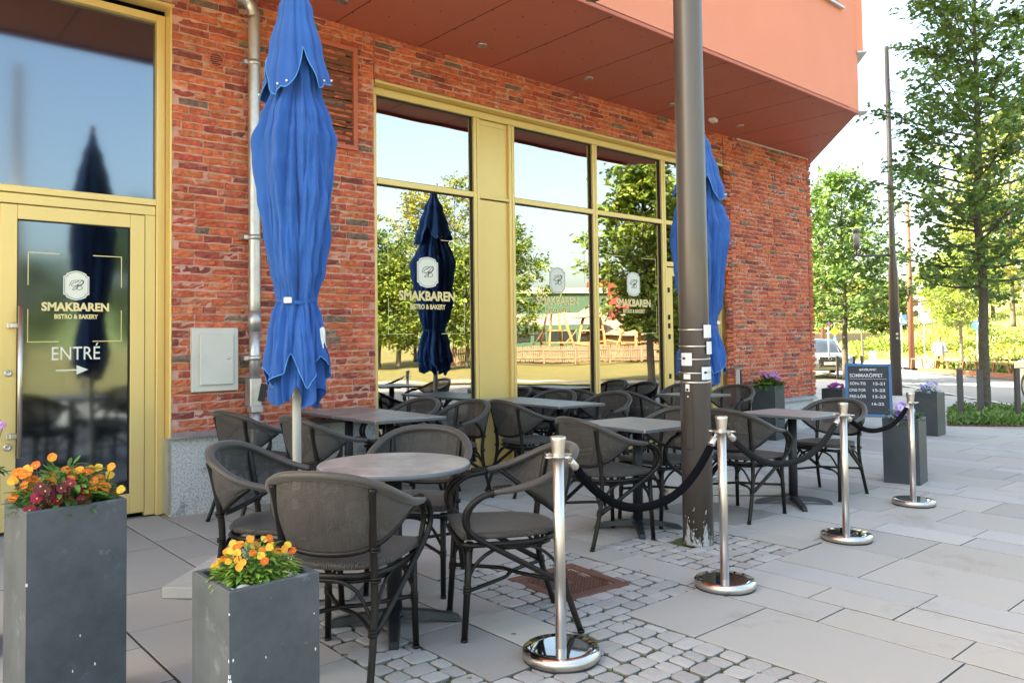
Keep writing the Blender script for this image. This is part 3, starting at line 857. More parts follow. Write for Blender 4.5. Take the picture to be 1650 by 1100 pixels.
# louvre
p = MB(); lx0, lx1, lz0, lz1 = 3.04, 3.755, 3.215, 4.12
for a, b_, c, d_ in ((lx0 - .045, lx1 + .045, lz1, lz1 + .045), (lx0 - .045, lx1 + .045, lz0 - .045, lz0), (lx0 - .045, lx0, lz0, lz1), (lx1, lx1 + .045, lz0, lz1)):
    p.box(((a + b_) / 2, BW - .01, (c + d_) / 2), (b_ - a, .05, d_ - c), bev=.002)
lv = BP(p, 'louvre', M_['soffit_red'])
mat('louvre_slat', (0.20, 0.09, 0.06), 0.5)
p = MB()
for k in range(17):
    z = lz0 + .03 + k * .053; p.box(((lx0 + lx1) / 2, BW - .008, z), (lx1 - lx0, .045, .004), rot=Matrix.Rotation(R(-38), 3, 'X'))
p.box(((lx0 + lx1) / 2, BW + .008, (lz0 + lz1) / 2), (lx1 - lx0, .004, lz1 - lz0))
sub(p, 'slat', M_['louvre_slat'], lv)
# round vent
p = MB(); vx, vz = 2.448, 3.745
p.tube([(vx + .062 * math.cos(a), BW - .018, vz + .062 * math.sin(a)) for a in [2 * math.pi * k / 24 for k in range(24)]], .008, 6, closed=True)
for k in range(6): z = vz - .045 + k * .018; w = math.sqrt(max(.0, .058 ** 2 - (z - vz) ** 2)); p.box((vx, BW - .014, z), (2 * w, .018, .006))
vt = BP(p, 'round_vent', M_['soffit_red'])
p = MB(); p.lathe([(.06, 0), (.058, .002)], n=20); p.xform(Matrix.Translation((vx, BW - .009, vz)) @ Matrix.Rotation(R(90), 4, 'X')); sub(p, 'opening', M_['rubber'], vt)
# downpipe
p = MB(); py = BW - .10
p.tube(smooth_path([(2.5, py + .02, 4.37), (2.60, py, 4.32), (2.70, py, 4.27), (2.742, py, 4.18), (2.742, py, 4.02), (2.742, py, 2.9), (2.742, py, 1.45)], 4), .050, 20)
p.tube([(2.742, py, 1.47), (2.742, py, 1.0)], .045, 20); p.tube([(2.742, py, 1.62), (2.742, py, 1.455)], .0545, 20)
for z in (3.76, 2.25, 1.22):
    p.tube([(2.742, py, z - .022), (2.742, py, z + .022)], .0535, 20); p.box((2.68, py + .05, z), (.05, .10, .035), bev=.002)
dp = BP(p, 'downpipe', M_['zinc'])
p = MB(); p.box((2.735, py + .01, .93), (.10, .12, .24), bev=.006); p.box((2.742, py - .01, .79), (.10, .10, .06), bev=.006)
p.tube([(2.742, py, .78), (2.742, py, .45), (2.742, py + .03, .2)], .045, 16)
sub(p, 'leaf_trap', M_['zinc'], dp)
p = MB(); p.box((2.79, py - .045, .925), (.055, .03, .15), rot=Matrix.Rotation(R(12), 3, 'Y')); sub(p, 'trap_screen', M_['rubber'], dp)
# meter cabinet
p = MB(); p.box((2.432, BW - .018, 1.215), (.385, .05, .525), bev=.004)
mc = BP(p, 'meter_cabinet', M_['white_metal'])
p = MB(); p.box((2.437, BW - .055, 1.217), (.277, .022, .42), bev=.004); sub(p, 'door', M_['white_metal'], mc)
p = MB(); p.lathe([(.012, 0), (.012, .006), (.006, .007)], n=14); p.xform(Matrix.Translation((2.532, BW - .066, 1.225)) @ Matrix.Rotation(R(90), 4, 'X')); sub(p, 'lock', M_['steel'], mc)
# wall marker light on the right pier
p = MB(); p.box((10.275, BW - .05, .53), (.06, .06, .62), bev=.006); wl = BP(p, 'wall_marker', M_['black_metal'])
p = MB(); p.box((10.238, BW - .05, .53), (.012, .066, .62), bev=.002); sub(p, 'light_strip', M_['white_plastic'], wl)
# ================================================================== CHAIRS
K = 1.06
def make_chair():
    root = empty('cafe_chair', '', 'chair', (0, 0, 0))
    root['group'] = 'black woven armchairs of the terrace'
    S = Matrix.Diagonal((K * .955, K, K, 1))
    def out(m, name, mt): m.xform(S); return m.build(name, mt, root)
    # seat pad
    def outline(s_):   # rounded front corners, round back
        pts = [(.205, .235), (.228, .222), (.235, .20), (.232, .05), (.222, -.08), (.19, -.16), (.13, -.215), (.05, -.238), (0, -.24)]
        pts = [(x * s_, (y + .0) * s_) for x, y in pts]
        L_ = [(-x, y) for x, y in pts[::-1][1:]]
        f = [(.10 * s_, .240 * s_), (-.10 * s_, .240 * s_)]
        return pts + L_ + f[::-1]
    m = MB(); rings = []
    for s_, z in ((.93, .440), (.985, .442), (1.0, .450), (.992, .462), (.965, .469), (.8, .473), (.45, .474), (.1, .474)):
        rings.append([m.add((x, y, z - (.006 if s_ < .9 else 0))) for x, y in outline(s_)])
    n = len(rings[0])
    for a, b in zip(rings[:-1], rings[1:]):
        for q in range(n):
            ids = (a[q], a[(q + 1) % n], b[(q + 1) % n], b[q]); m.uv[len(m.f)] = [(m.v[k][0], m.v[k][1]) for k in ids]
            m.face(ids, None, 0, True)
    m.uv[len(m.f)] = [(m.v[k][0], m.v[k][1]) for k in rings[-1]]; m.face(rings[-1], None, 0, True)
    m.face(rings[0][::-1])
    out(m, 'seat', M_['weave'])
    m = MB(); m.tube([(x * .97, y * .97, .418) for x, y in outline(1)], .0125, 8, closed=True)
    m.tube([(x * .9, y * .9, .395) for x, y in outline(1)][2:14], .009, 6)
    out(m, 'seat_frame', M_['cane'])
    # rim: flattened tube sweeping round the back and down the arms
    rp = [(.282, .10, .655), (.290, .02, .664), (.292, -.08, .686), (.278, -.17, .722), (.235, -.25, .765), (.165, -.302, .795), (.085, -.328, .808), (0, -.335, .812)]
    rp = rp + [(-x, y, z) for x, y, z in rp[::-1][1:]]
    RP = smooth_path(rp, 4)
    m = MB(); r_ = []
    for k in range(len(RP)): t = abs(k / (len(RP) - 1) - .5) * 2; r_.append(.0185 - .0055 * max(0, (t - .65) / .35))
    m.tube(RP, r_, 10, sx=1.25); out(m, 'back_rim', M_['cane_wrap'])
    # arms
    for sx in (-1, 1):
        m = MB()
        P = smooth_path([(.288, -.02, .668), (.284, .09, .655), (.281, .17, .628), (.277, .222, .575), (.270, .222, .510), (.258, .17, .455), (.247, .07, .395), (.232, -.09, .305), (.216, -.235, .225)], 5)
        m.tube([(sx * p.x, p.y, p.z) for p in P], .0135, 8)
        P = smooth_path([(.262, .03, .658), (.258, .12, .643), (.253, .185, .602), (.248, .212, .55), (.240, .208, .495), (.236, .200, .452)], 5)
        m.tube([(sx * p.x, p.y, p.z) for p in P], .0125, 8)
        for k in range(7):     # cane wrapping
            y = .02 + k * .012; m.tube([(sx * .274, y, .6655 - .0007 * k), (sx * .274, y + .009, .6645 - .0007 * k)], .0205, 8)
        out(m, 'armrest', M_['cane'])
    # legs
    for sx in (-1, 1):
        m = MB(); m.tube([(sx * .205, .195, .43), (sx * .209, .205, .22), (sx * .214, .218, .01)], [.0165, .0155, .0145], 10)
        m.tube([(sx * .214, .218, .012), (sx * .2142, .2185, 0)], .0165, 10)
        for z in (.21, .222, .234, .40, .412): m.tube([(sx * (.2090 + (.22 - z) * .02), .205 + (.22 - z) * .05, z - .004), (sx * (.2090 + (.22 - z) * .02), .205 + (.22 - z) * .05, z + .004)], .019, 8)
        out(m, 'leg', M_['cane'])
    for sx in (-1, 1):
        m = MB(); P = smooth_path([(.222, -.315, .006), (.214, -.268, .14), (.204, -.228, .28), (.198, -.215, .42), (.198, -.232, .56), (.206, -.262, .70), (.214, -.278, .765)], 4)
        m.tube([(sx * p.x, p.y, p.z) for p in P], [.0145 + .0015 * (k / len(P)) for k in range(len(P))], 10)
        m.tube([(sx * .222, -.3155, .012), (sx * .2222, -.316, 0)], .0165, 10)
        for z, y in ((.215, -.244), (.228, -.241), (.241, -.238), (.405, -.216), (.417, -.215), (.52, -.225), (.532, -.227)):
            m.tube([(sx * .206, y, z - .004), (sx * .2055, y, z + .004)], .0205, 8)
        out(m, 'leg', M_['cane'])
    # crossed stretchers and arched braces
    m = MB()
    m.tube(smooth_path([(.207, .203, .225), (.06, .01, .238), (0, -.03, .24), (-.07, -.08, .238), (-.208, -.24, .228)], 4), .0095, 6)
    m.tube(smooth_path([(-.207, .203, .215), (-.06, .01, .222), (0, -.03, .222), (.07, -.08, .222), (.208, -.24, .218)], 4), .0095, 6)
    out(m, 'stretcher', M_['cane'])
    m = MB()
    def arch(a, b, zl=.245, zt=.403):
        A_, B_ = Vector(a), Vector(b); P = []
        for t, z in ((0, zl), (.06, zl + .05), (.18, zt - .035), (.34, zt - .004), (.5, zt), (.66, zt - .004), (.82, zt - .035), (.94, zl + .05), (1, zl)):
            q = A_.lerp(B_, t); P.append((q.x, q.y, z))
        m.tube(smooth_path(P, 2), .0085, 6)
    arch((-.205, -.232), (.205, -.232)); arch((-.208, .204), (.208, .204)); arch((.207, .20), (.206, -.225), .27); arch((-.207, .20), (-.206, -.225), .27)
    out(m, 'brace', M_['cane'])
    # woven back
    up = smooth_path([(.290, -.045, .676), (.281, -.15, .712), (.240, -.24, .760), (.165, -.300, .795), (.085, -.327, .808), (0, -.334, .812)], 5)
    lo = smooth_path([(.288, -.050, .662), (.262, -.135, .600), (.215, -.195, .548), (.150, -.235, .520), (.075, -.252, .508), (0, -.257, .505)], 5)
    up = up + [Vector((-p.x, p.y, p.z)) for p in up[::-1][1:]]; lo = lo + [Vector((-p.x, p.y, p.z)) for p in lo[::-1][1:]]
    nn_ = len(up) - 1; m = MB()
    def bf(u, v):
        k = min(int(round(u * nn_)), nn_); a, b = lo[k], up[k]; q = a.lerp(b, v)
        s_ = math.sin(math.pi * v) * .018; d = Vector((q.x, q.y + .05, 0)); d = d.normalized() if d.length else d
        return (q.x + d.x * s_, q.y + d.y * s_, q.z)
    m.grid(bf, nn_, 6, uv=lambda u, v: (u * .95, v * .30)); out(m, 'backrest', M_['weave'])
    m = MB(); m.tube(lo, .0115, 8); out(m, 'back_frame', M_['cane'])
    return root
mat('cane_wrap', (0.030, 0.025, 0.022), 0.5, var=((0.06, 0.05, 0.043), 90, 0.6), bump=(260, 0.5, 0.002), sheen=0.2)
chair0 = make_chair()
first = [True]
def chair(label, x, y, face):      # face = direction the sitter looks, degrees from +X
    rz = R(face - 90); k = -0.0182
    n = Vector((-k, 0, 1)).normalized(); q = Vector((0, 0, 1)).rotation_difference(n)
    M3 = q.to_matrix() @ Matrix.Rotation(rz, 3, 'Z'); e = M3.to_euler()
    if first[0]:
        first[0] = False; chair0.location = (x, y, gz(x)); chair0.rotation_euler = e; chair0['label'] = label; return chair0
    return copy_thing(chair0, label, (x, y, gz(x)), rot=e)
chair('black woven armchair seen from behind, nearest the camera, in front of the round table', 1.715, 3.01, 36)
chair('black woven armchair left of the round table, with a scuffed patch on its back', 1.74, 3.72, -48)
chair('black woven armchair on the wall side of the round table, facing the camera', 2.56, 3.76, 222)
chair('black woven armchair seen side on, right of the round table behind the nearest steel post', 2.54, 2.96, 152)
chair('black woven armchair seen from behind, just past the hanging end of the nearest velvet rope', 4.22, 3.74, -8)
chair('black woven armchair half hidden behind the thick brown lamp post', 4.97, 3.86, 176)
chair('black woven armchair under the braided rope, left of the farthest square table', 5.68, 3.53, 1)
chair('black woven armchair right of the farthest square table, in front of the chalkboard', 6.96, 3.47, 182)
chair('black woven armchair against the brick wall left of the white umbrella pole', 2.62, 5.98, 8)
chair('black woven armchair just right of the white umbrella pole, at the reddish square tables', 2.80, 5.18, 2)
chair('black woven armchair at the far right corner of the reddish square tables, by the window', 4.02, 6.14, 186)
chair('black woven armchair right of the reddish square tables, back to back with another chair', 4.20, 5.62, 184)
chair('black woven armchair seen from behind in front of the gold panel', 5.02, 5.44, -6)
chair('black woven armchair at the window end of the square tables by the gold panel', 6.05, 6.30, 190)
chair('black woven armchair right of the square tables by the gold panel', 6.16, 5.60, 184)
chair('black woven armchair against the window, mostly hidden by the chair at its front', 6.92, 6.28, -4)
chair('black woven armchair left of the narrow table by the side door', 7.02, 5.62, -8)
chair('black woven armchair against the side door behind the narrow table', 8.48, 6.28, 190)
chair('black woven armchair under the second umbrella, right of the narrow table', 8.62, 5.62, 184)

# ================================================================== TABLES
def table_base(root):
    h = .745 * K
    m = MB(); m.tube([(0, 0, .055), (0, 0, h - .03)], .038, 20); m.build('column', M_['black_metal'], root)
    m = MB(); m.lathe([(.055, .045), (.055, .06), (.04, .075)], n=20)
    for k in range(4):
        a = R(45 + 90 * k); dx, dy = math.cos(a), math.sin(a); st_ = len(m.v)
        w0, w1 = .034, .024
        prof = [(.02, .03, .075, w0), (.16, .028, .062, w0 * .9), (.29, .006, .040, w1), (.315, .0, .030, w1), (.33, .0, .012, w1 * .9)]
        rings = []
        for d, z0, z1, w in prof:
            rings.append([m.add((d, -w, z0)), m.add((d, w, z0)), m.add((d, w * .75, z1)), m.add((d, -w * .75, z1))])
        for A_, B_ in zip(rings[:-1], rings[1:]):
            for q in range(4): m.face((A_[q], B_[q], B_[(q + 1) % 4], A_[(q + 1) % 4]))
        m.face(rings[-1]); m.face(rings[0][::-1])
        for i in range(st_, len(m.v)):
            x, y, z = m.v[i]; m.v[i] = (x * dx - y * dy, x * dy + y * dx, z)
    m.build('base', M_['black_metal'], root)
    m = MB(); m.box((0, 0, h - .035), (.4, .05, .012)); m.box((0, 0, h - .034), (.05, .4, .012)); m.build('bracket', M_['black_metal'], root)
    return h
rt = empty('round_table', 'round grey and reddish cafe table on a black column, nearest the camera', 'table', (2.12, 3.29, gz(2.12)), 0.2, 'cafe tables of the terrace')
rt.rotation_euler = (0, R(.6), .2)
h = table_base(rt)
m = MB(); rr = .375
m.lathe([(rr - .004, h - .022), (rr, h - .019), (rr, h - .004), (rr - .003, h - .0005), (rr - .012, h), (.001, h)], n=72, mi=0)
m.build('tabletop', M_['tabletop'], rt)
m = MB(); m.lathe([(rr - .0, h - .026), (rr + .0022, h - .022), (rr + .0022, h - .006), (rr - .001, h - .003)], n=72); m.build('edge_band', M_['table_edge'], rt)
def square_table(label, x, y, w, l, mt, rz=0):
    t = empty('square_table', label, 'table', (x, y, gz(x)), 0, 'cafe tables of the terrace'); t.rotation_euler = (0, R(1.04), R(rz))
    h = table_base(t)
    m = MB(); m.box((0, 0, h - .010), (w, l, .026), bev=.006)
    m.build('tabletop', M_[mt], t)
    m = MB()
    for sx, sy, dx, dy in ((0, -l / 2 - .0005, w - .014, .004), (0, l / 2 + .0005, w - .014, .004), (-w / 2 - .0005, 0, .004, l - .014), (w / 2 + .0005, 0, .004, l - .014)):
        m.box((sx, sy, h - .011), (dx, dy, .019))
    m.build('edge_band', M_['table_edge'], t); return t
square_table('reddish brown square table farther from the wall, left of the window', 3.50, 5.50, .68, .655, 'tabletop')
square_table('reddish brown square table touching the brick wall left of the window', 3.50, 6.165, .68, .655, 'tabletop')
square_table('grey square table in front of the gold panel, the one nearer the camera', 5.62, 5.62, .67, .64, 'tabletop_grey')
square_table('grey square table pushed against the gold panel', 5.62, 6.27, .67, .64, 'tabletop_grey')
square_table('pale grey square table just left of the brown lamp post', 4.60, 3.78, .72, .72, 'tabletop_grey')
square_table('pale square table with a worn edge, farthest right on the terrace', 6.34, 3.47, .64, .70, 'tabletop_grey')
square_table('narrow grey table by the side door behind the lamp post', 7.93, 5.62, .66, .62, 'tabletop_grey')

# ================================================================== UMBRELLAS
def make_umbrella():
    root = empty('closed_umbrella', '', 'umbrella', (0, 0, 0)); root['group'] = 'closed blue parasols'
    m = MB(); m.tube([(0, 0, 0), (0, 0, 3.82)], .034, 12); m.build('pole', M_['white_metal'], root)
    rr = random.Random(3)
    NG = 8
    def prof(tab, z):
        for (z0, r0), (z1, r1) in zip(tab[:-1], tab[1:]):
            if z <= z1: t = (z - z0) / (z1 - z0); t = max(0, min(1, t)); t = t * t * (3 - 2 * t); return r0 + (r1 - r0) * t
        return tab[-1][1]
    body = [(.94, .185), (1.1, .215), (1.30, .205), (1.45, .185), (1.58, .162), (1.66, .142), (1.72, .148), (1.85, .178), (2.1, .218), (2.35, .238), (2.55, .245), (2.68, .252), (2.8, .215), (3.0, .15), (3.3, .09)]
    ph = [rr.uniform(-.5, .5) for _ in range(12)]
    def fold(th, z, k=1.0):
        tw = .12 * math.sin(z * 2.1) + .05 * math.sin(z * 5.3 + 1)
        a = abs(math.cos((th + tw) * 3.5 + .5 * math.sin(th * 2 + ph[0])))
        b = abs(math.sin((th - tw * .6) * 6.5 + .9 * math.sin(th + z * 1.7)))
        c = math.sin(th * 11 + 2 * math.sin(z * 1.9 + th * 2))
        d = math.sin(th * 19 + 3 * math.sin(z * 1.3 + th))
        return 1 + k * (.34 * (a ** .55 - .68) + .17 * (b ** .6 - .65) + .07 * c + .035 * d) + .05 * noise(math.cos(th) * 2, math.sin(th) * 2, z * 2.2) * 2
    def elbow(th, z):     # cloth elbows that stick out
        e = 0
        for t0, z0, s_, amp in ((3.6, 2.52, .16, .045), (5.9, 2.30, .25, .03), (.6, 2.62, .2, .03), (4.7, 1.35, .15, .03), (1.9, 2.5, .2, .04)):
            dt = (th - t0 + math.pi) % (2 * math.pi) - math.pi; e += amp * math.exp(-(dt / .35) ** 2 - ((z - z0) / s_) ** 2)
        return e
    def hem(th):          # draped lower edge with hanging points
        h1 = abs(math.sin(th * 2.5 + .6)) ** 1.2; h2 = abs(math.sin(th * 4.5 + 1.1))
        return 1.12 + .20 * (1 - h1) ** 1.3 * (0.6 + .4 * math.sin(th * 1.0 + 2.2)) + .07 * h2
    def lay(u, v, tab, zt, hemf, kf, rs=1.0, off=0):
        th = u * 2 * math.pi; z0 = hemf(th); z = z0 + (zt - z0) * v
        tie = math.exp(-((z - 1.67) / .07) ** 2)
        r = prof(tab, z) * rs * fold(th + off, z, kf * (1 - .35 * tie)) + elbow(th, z) * rs
        r += (.030 * noise(math.cos(th) * 4.5, math.sin(th) * 4.5, z * 2.6 + 7) + .016 * noise(math.cos(th) * 11, math.sin(th) * 11, z * 5 + th * 1.5) + .022 * max(0, noise(math.cos(th) * 3 + z * 3.0, math.sin(th) * 3 + 9, z * 7))) * rs
        if z < 1.5: r += .028 * math.sin(th * 7 + z * 6) * (1.5 - z) / .5
        return (r * math.cos(th), r * math.sin(th) * .93, z)
    m = MB(); m.grid(lambda u, v: lay(u, v, body, 3.32, hem, 1.0), 340, 150); cn = m.build('canopy', M_['cloth_blue'], root)
    m = MB(); m.grid(lambda u, v: lay(u, v, body, 1.75, lambda t: 1.06 + .05 * math.sin(t * 5 + 2) + .03 * math.sin(t * 9), 1.7, .70, 1.2), 160, 30)
    m.build('inner_fold', M_['cloth_blue'], cn)
    m = MB(); m.tube([lay(k / 220, 0.0, body, 3.32, hem, 1.0) for k in range(220)], .0042, 5, closed=True); m.build('hem', M_['cloth_hem'], cn)
    top = [(2.70, .262), (2.9, .262), (3.05, .240), (3.25, .19), (3.5, .125), (3.7, .055), (3.80, .022), (3.83, .02)]
    def hem2(th):
        p = abs(math.cos(th * 2 + .35)) ; p2 = abs(math.sin(th * 4 + .4))
        return 3.0 + .27 * (1 - p ** .75) - .05 * p2 + .05 * math.sin(th + 1)
    def lay2(u, v):
        th = u * 2 * math.pi; z0 = hem2(th); z = z0 + (3.82 - z0) * v
        f = 1 + (.20 * (abs(math.cos(th * 4 + .3 * math.sin(z * 4))) ** .7 - .6) + .05 * math.sin(th * 9 + z * 2) + .02 * math.sin(th * 17)) * min(1, (3.85 - z) / .3)
        fl = 1 + .10 * max(0, (3.1 - z) / .3) * math.sin(th * 4 + 1)
        r = prof(top, z) * f * fl; return (r * math.cos(th), r * math.sin(th) * .95, z)
    m = MB(); m.grid(lay2, 200, 50); fl_ = m.build('vent_flap', M_['cloth_blue'], root)
    m = MB(); m.tube([lay2(k / 220, 0.0) for k in range(220)], .0042, 5, closed=True); m.build('hem', M_['cloth_hem'], fl_)
    m = MB()
    for k in range(8):
        x, y, z = lay2((k * math.pi / 2 + (0 if k < 4 else .25) - .175) / (2 * math.pi) % 1, .012); n_ = len(m.v); m.lathe([(.007, -.006), (.009, 0), (.007, .006)], (x * 1.03, y * 1.03, z + .02), 8)
    m.build('rivet', M_['white_plastic'], fl_)
    m = MB()
    def strap(u, v):
        th = u * 2 * math.pi; x, y, z = lay(u, (1.665 - hem(th)) / (3.32 - hem(th)), body, 3.32, hem, 1.0); k = .150 / math.hypot(x, y) if math.hypot(x, y) < .150 else 1.012
        return (x * k * 1.02, y * k * 1.02, 1.652 + .024 * v + .012 * math.sin(th * 2 + 1))
    m.grid(strap, 120, 1); stp = m.build('strap', M_['cloth_blue'], root)
    m = MB(); m.box((0, 0, 0), (.062, .016, .036), bev=.004); m.box((.020, -.009, 0), (.012, .004, .024))
    a = R(-93); m.xform(Matrix.Translation((.172 * math.cos(a), .165 * math.sin(a), 1.664)) @ Matrix.Rotation(R(-3), 4, 'Z')); m.build('buckle', M_['white_plastic'], stp)
    # pale printed mark near the hem
    m = MB()
    a0 = R(-8)
    def mark(u, v):
        th = a0 + u * .35; z = 1.36 + v * .10 + .04 * math.sin(u * 3); x, y, zz = lay((th / (2 * math.pi)) % 1, (z - hem(th)) / (3.32 - hem(th)), body, 3.32, hem, 1.0); return (x * 1.02, y * 1.02, zz)
    m.grid(mark, 8, 4); m.build('print', M_['white_plastic'], cn)
    m = MB(); m.lathe([(.0, 3.81), (.03, 3.815), (.03, 3.84), (.012, 3.86), (.0, 3.862)], n=14); m.build('finial', M_['white_plastic'], root)
    m = MB(); m.tube([(0, 0, 0), (0, 0, .34)], .034, 14); m.tube([(0, 0, .06), (0, 0, .085)], .11, 18); m.build('base_sleeve', M_['zinc'], root)
    return root
um = make_umbrella()
um['label'] = 'closed blue parasol left of the window, in front of the brick wall and downpipe'
um.scale = (.765, .765, .945); um.location = (2.10, 4.30, gz(2.10) + .065); um.rotation_euler = (0, 0, R(-138 + 93))
u2 = copy_thing(um, 'closed blue parasol standing half behind the brown lamp post', (6.435, 4.44, gz(6.47) + .045), rz=R(20), scale=(1.0, 1.0, .935))
def base_slabs(label, x, y, rz):
    o = empty('parasol_base', label, 'parasol base', (x, y, gz(x)), R(rz)); o.rotation_euler = (0, R(1.04), R(rz)); o['group'] = 'parasol base slabs'
    for a in (-1, 1):
        for b in (-1, 1):
            m = MB(); m.box((a * .262, b * .262, .036), (.518, .518, .062), bev=.004); m.build('slab', M_['base_stone'], o)
mat('base_stone', (0.43, 0.425, 0.41), 0.85, var=((0.33, 0.32, 0.30), 4, 0.6), bump=(90, 0.4, 0.003))
base_slabs('grey concrete slabs weighing down the parasol near the brick wall', 2.12, 4.45, 45)
base_slabs('grey concrete slabs weighing down the parasol behind the lamp post', 6.58, 4.42, 44)

# ================================================================== BARRIER POSTS AND ROPES
def make_post():
    root = empty('barrier_post', '', 'barrier post'); root['group'] = 'steel rope barrier posts'
    m = MB(); m.lathe([(.166, .0), (.170, .006), (.170, .012)], n=56); m.build('rubber_ring', M_['rubber'], root)
    m = MB(); m.lathe([(.168, .011), (.172, .015), (.172, .040), (.168, .044), (.166, .0445)], n=64); m.build('base_rim', M_['steel'], root)
    m = MB(); m.lathe([(.167, .038), (.167, .0455), (.12, .047), (.0, .0475)], n=64); m.build('base_plate', M_['mirror_steel'], root)
    m = MB(); m.tube([(0, 0, .045), (0, 0, .895)], .0245, 28); m.build('pole', M_['steel'], root)
    m = MB(); m.lathe([(.0255, .872), (.0265, .888), (.029, .91), (.0345, .955), (.0355, .966), (.033, .970), (.012, .971), (.0, .971)], n=28); m.build('cap', M_['steel'], root)
    m = MB(); m.lathe([(.025, .880), (.050, .881), (.052, .884), (.050, .887), (.025, .888)], n=28)
    for k in range(4):
        a = math.pi / 2 * k; c = Vector((math.cos(a), math.sin(a), 0)) * .060
        m.tube([(c.x + .014 * math.cos(t), c.y + .014 * math.sin(t), .884) for t in [2 * math.pi * q / 12 for q in range(12)]], .004, 6, closed=True)
    m.build('ring', M_['steel'], root)
    return root
PO = [(2.44, 2.45), (3.86, 2.545), (5.45, 2.585), (7.10, 2.765)]
p0 = make_post(); p0.location = (PO[0][0], PO[0][1], gz(PO[0][0])); p0['label'] = 'steel barrier post nearest the camera, in front of the side-on armchair'
copy_thing(p0, 'steel barrier post just right of the brown lamp post, second from the camera', (*PO[1], gz(PO[1][0])), .5)
copy_thing(p0, 'steel barrier post between the braided rope and the far velvet rope', (*PO[2], gz(PO[2][0])), .2)
copy_thing(p0, 'steel barrier post farthest away, in front of the grey planter with purple petunias', (*PO[3], gz(PO[3][0])), 1.0)
def rope(a, b, sag, r, kind, label):
    root = empty('barrier_rope', label, 'rope', (*a, gz(a[0])))
    A_ = Vector((0, 0, .868)); B_ = Vector((b[0] - a[0], b[1] - a[1], gz(b[0]) - gz(a[0]) + .868))
    d = (B_ - A_).normalized(); A_ = A_ + d * .068; B_ = B_ - d * .068
    P = []
    for k in range(41):
        t = k / 40; q = A_.lerp(B_, t); s_ = 1 - (2 * t - 1) ** 2; s_ = (1 - abs(2 * t - 1) ** 2.3); q.z -= sag * s_; P.append(q)
    for e, nx_ in ((P[0], P[3]), (P[-1], P[-4])):
        hooks = MB(); hk = MB(); dd = (nx_ - e).normalized(); hooks.tube([e + dd * .018, e + dd * .022, e + dd * .07, e + dd * .074], [.013, .017, .019, .015], 14)
        hk.tube([e + dd * -.01, e + dd * .02], .0055, 8); hk.tube([e + Vector((.009 * math.cos(t), 0, .009 * math.sin(t))) for t in [2 * math.pi * q / 10 for q in range(10)]], .003, 5, closed=True)
        hooks.build('end_cap', M_['steel'], root); hk.build('hook', M_['steel'], root)
    i0 = next(i for i, p in enumerate(P) if (p - P[0]).length > .055); i1 = len(P) - 1 - i0; Q = P[i0:i1 + 1]
    m = MB()
    if kind == 'velvet': m.tube(smooth_path(Q, 3), r, 14); m.build('velvet_rope', M_['velvet'], root)
    else:
        QQ = smooth_path(Q, 8); L_ = 0
        for s_ in range(3):
            pts = []; L_ = 0
            for k, p in enumerate(QQ):
                if k: L_ += (p - QQ[k - 1]).length
                t = (QQ[min(k + 1, len(QQ) - 1)] - QQ[max(k - 1, 0)]).normalized(); n1 = (Vector((0, 1, 0)) - t * t.y).normalized(); n2 = t.cross(n1)
                a_ = 2 * math.pi * s_ / 3 + L_ * 2 * math.pi / .085
                pts.append(p + (n1 * math.cos(a_) + n2 * math.sin(a_)) * r * .5)
            m.tube(pts, r * .56, 7)
        m.build('braided_rope', M_['rope'], root)
rope(PO[0], PO[1], .305, .0215, 'velvet', 'dark velvet rope sagging between the two nearest steel posts, across the lamp post')
rope(PO[1], PO[2], .245, .0205, 'braid', 'dark braided rope sagging in front of the farthest square table')
rope(PO[2], PO[3], .155, .0185, 'velvet', 'dark velvet rope sagging in front of the chalkboard and petunias')

# ================================================================== PLANTERS AND FLOWERS
def planter(label, x, y, w, h, rz, mt='planter', d=None):
    d = d or w
    t = empty('planter', label, 'planter', (x, y, gz(x)), R(rz)); t['group'] = 'square grey planters'
    m = MB(); wt = .022; ow, od = w / 2, d / 2; iw, id_ = ow - wt, od - wt; c = .004
    ring = lambda a, b, z: [m.add((sx * a, sy * b, z)) for sx, sy in ((-1, -1), (1, -1), (1, 1), (-1, 1))]
    rs = [ring(ow - c, od - c, 0), ring(ow, od, c), ring(ow, od, h - c), ring(ow - c, od - c, h), ring(iw + c, id_ + c, h), ring(iw, id_, h - c), ring(iw, id_, h - .12)]
    for A_, B_ in zip(rs[:-1], rs[1:]):
        for q in range(4): m.face((A_[q], A_[(q + 1) % 4], B_[(q + 1) % 4], B_[q]))
    m.face(rs[0][::-1]); m.build('box', M_[mt], t)
    m = MB(); m.grid(lambda u, v: ((u - .5) * 2 * (iw - .001), (v - .5) * 2 * (id_ - .001), h - .055 + .02 * noise(u * 5, v * 5, x)), 14, 14); m.build('soil', M_['soil'], t)
    return t
def leaf_poly(m, base, dirv, nrm, L_, W, col, droop=.25):
    d = Vector(dirv).normalized(); n = Vector(nrm); s_ = d.cross(n)
    if s_.length < 1e-4: s_ = d.orthogonal()
    s_.normalize(); n = s_.cross(d).normalized(); b = Vector(base)
    p0 = b; p1 = b + d * L_ * .4 + s_ * W * .5; p2 = b + d * L_ * .4 - s_ * W * .5; p3 = b + d * L_ * .8 + s_ * W * .33 - n * L_ * droop * .5; p4 = b + d * L_ * .8 - s_ * W * .33 - n * L_ * droop * .5; p5 = b + d * L_ - n * L_ * droop
    mid1 = b + d * L_ * .4 + n * W * -.12; mid2 = b + d * L_ * .8 - n * (L_ * droop * .5 + W * .08)
    i = [m.add(p) for p in (p0, p1, mid1, p2, p3, mid2, p4, p5)]
    for f in ((0, 1, 2), (0, 2, 3), (1, 4, 5, 2), (2, 5, 6, 3), (4, 7, 5), (5, 7, 6)): m.face([i[k] for k in f], col, 0, True)
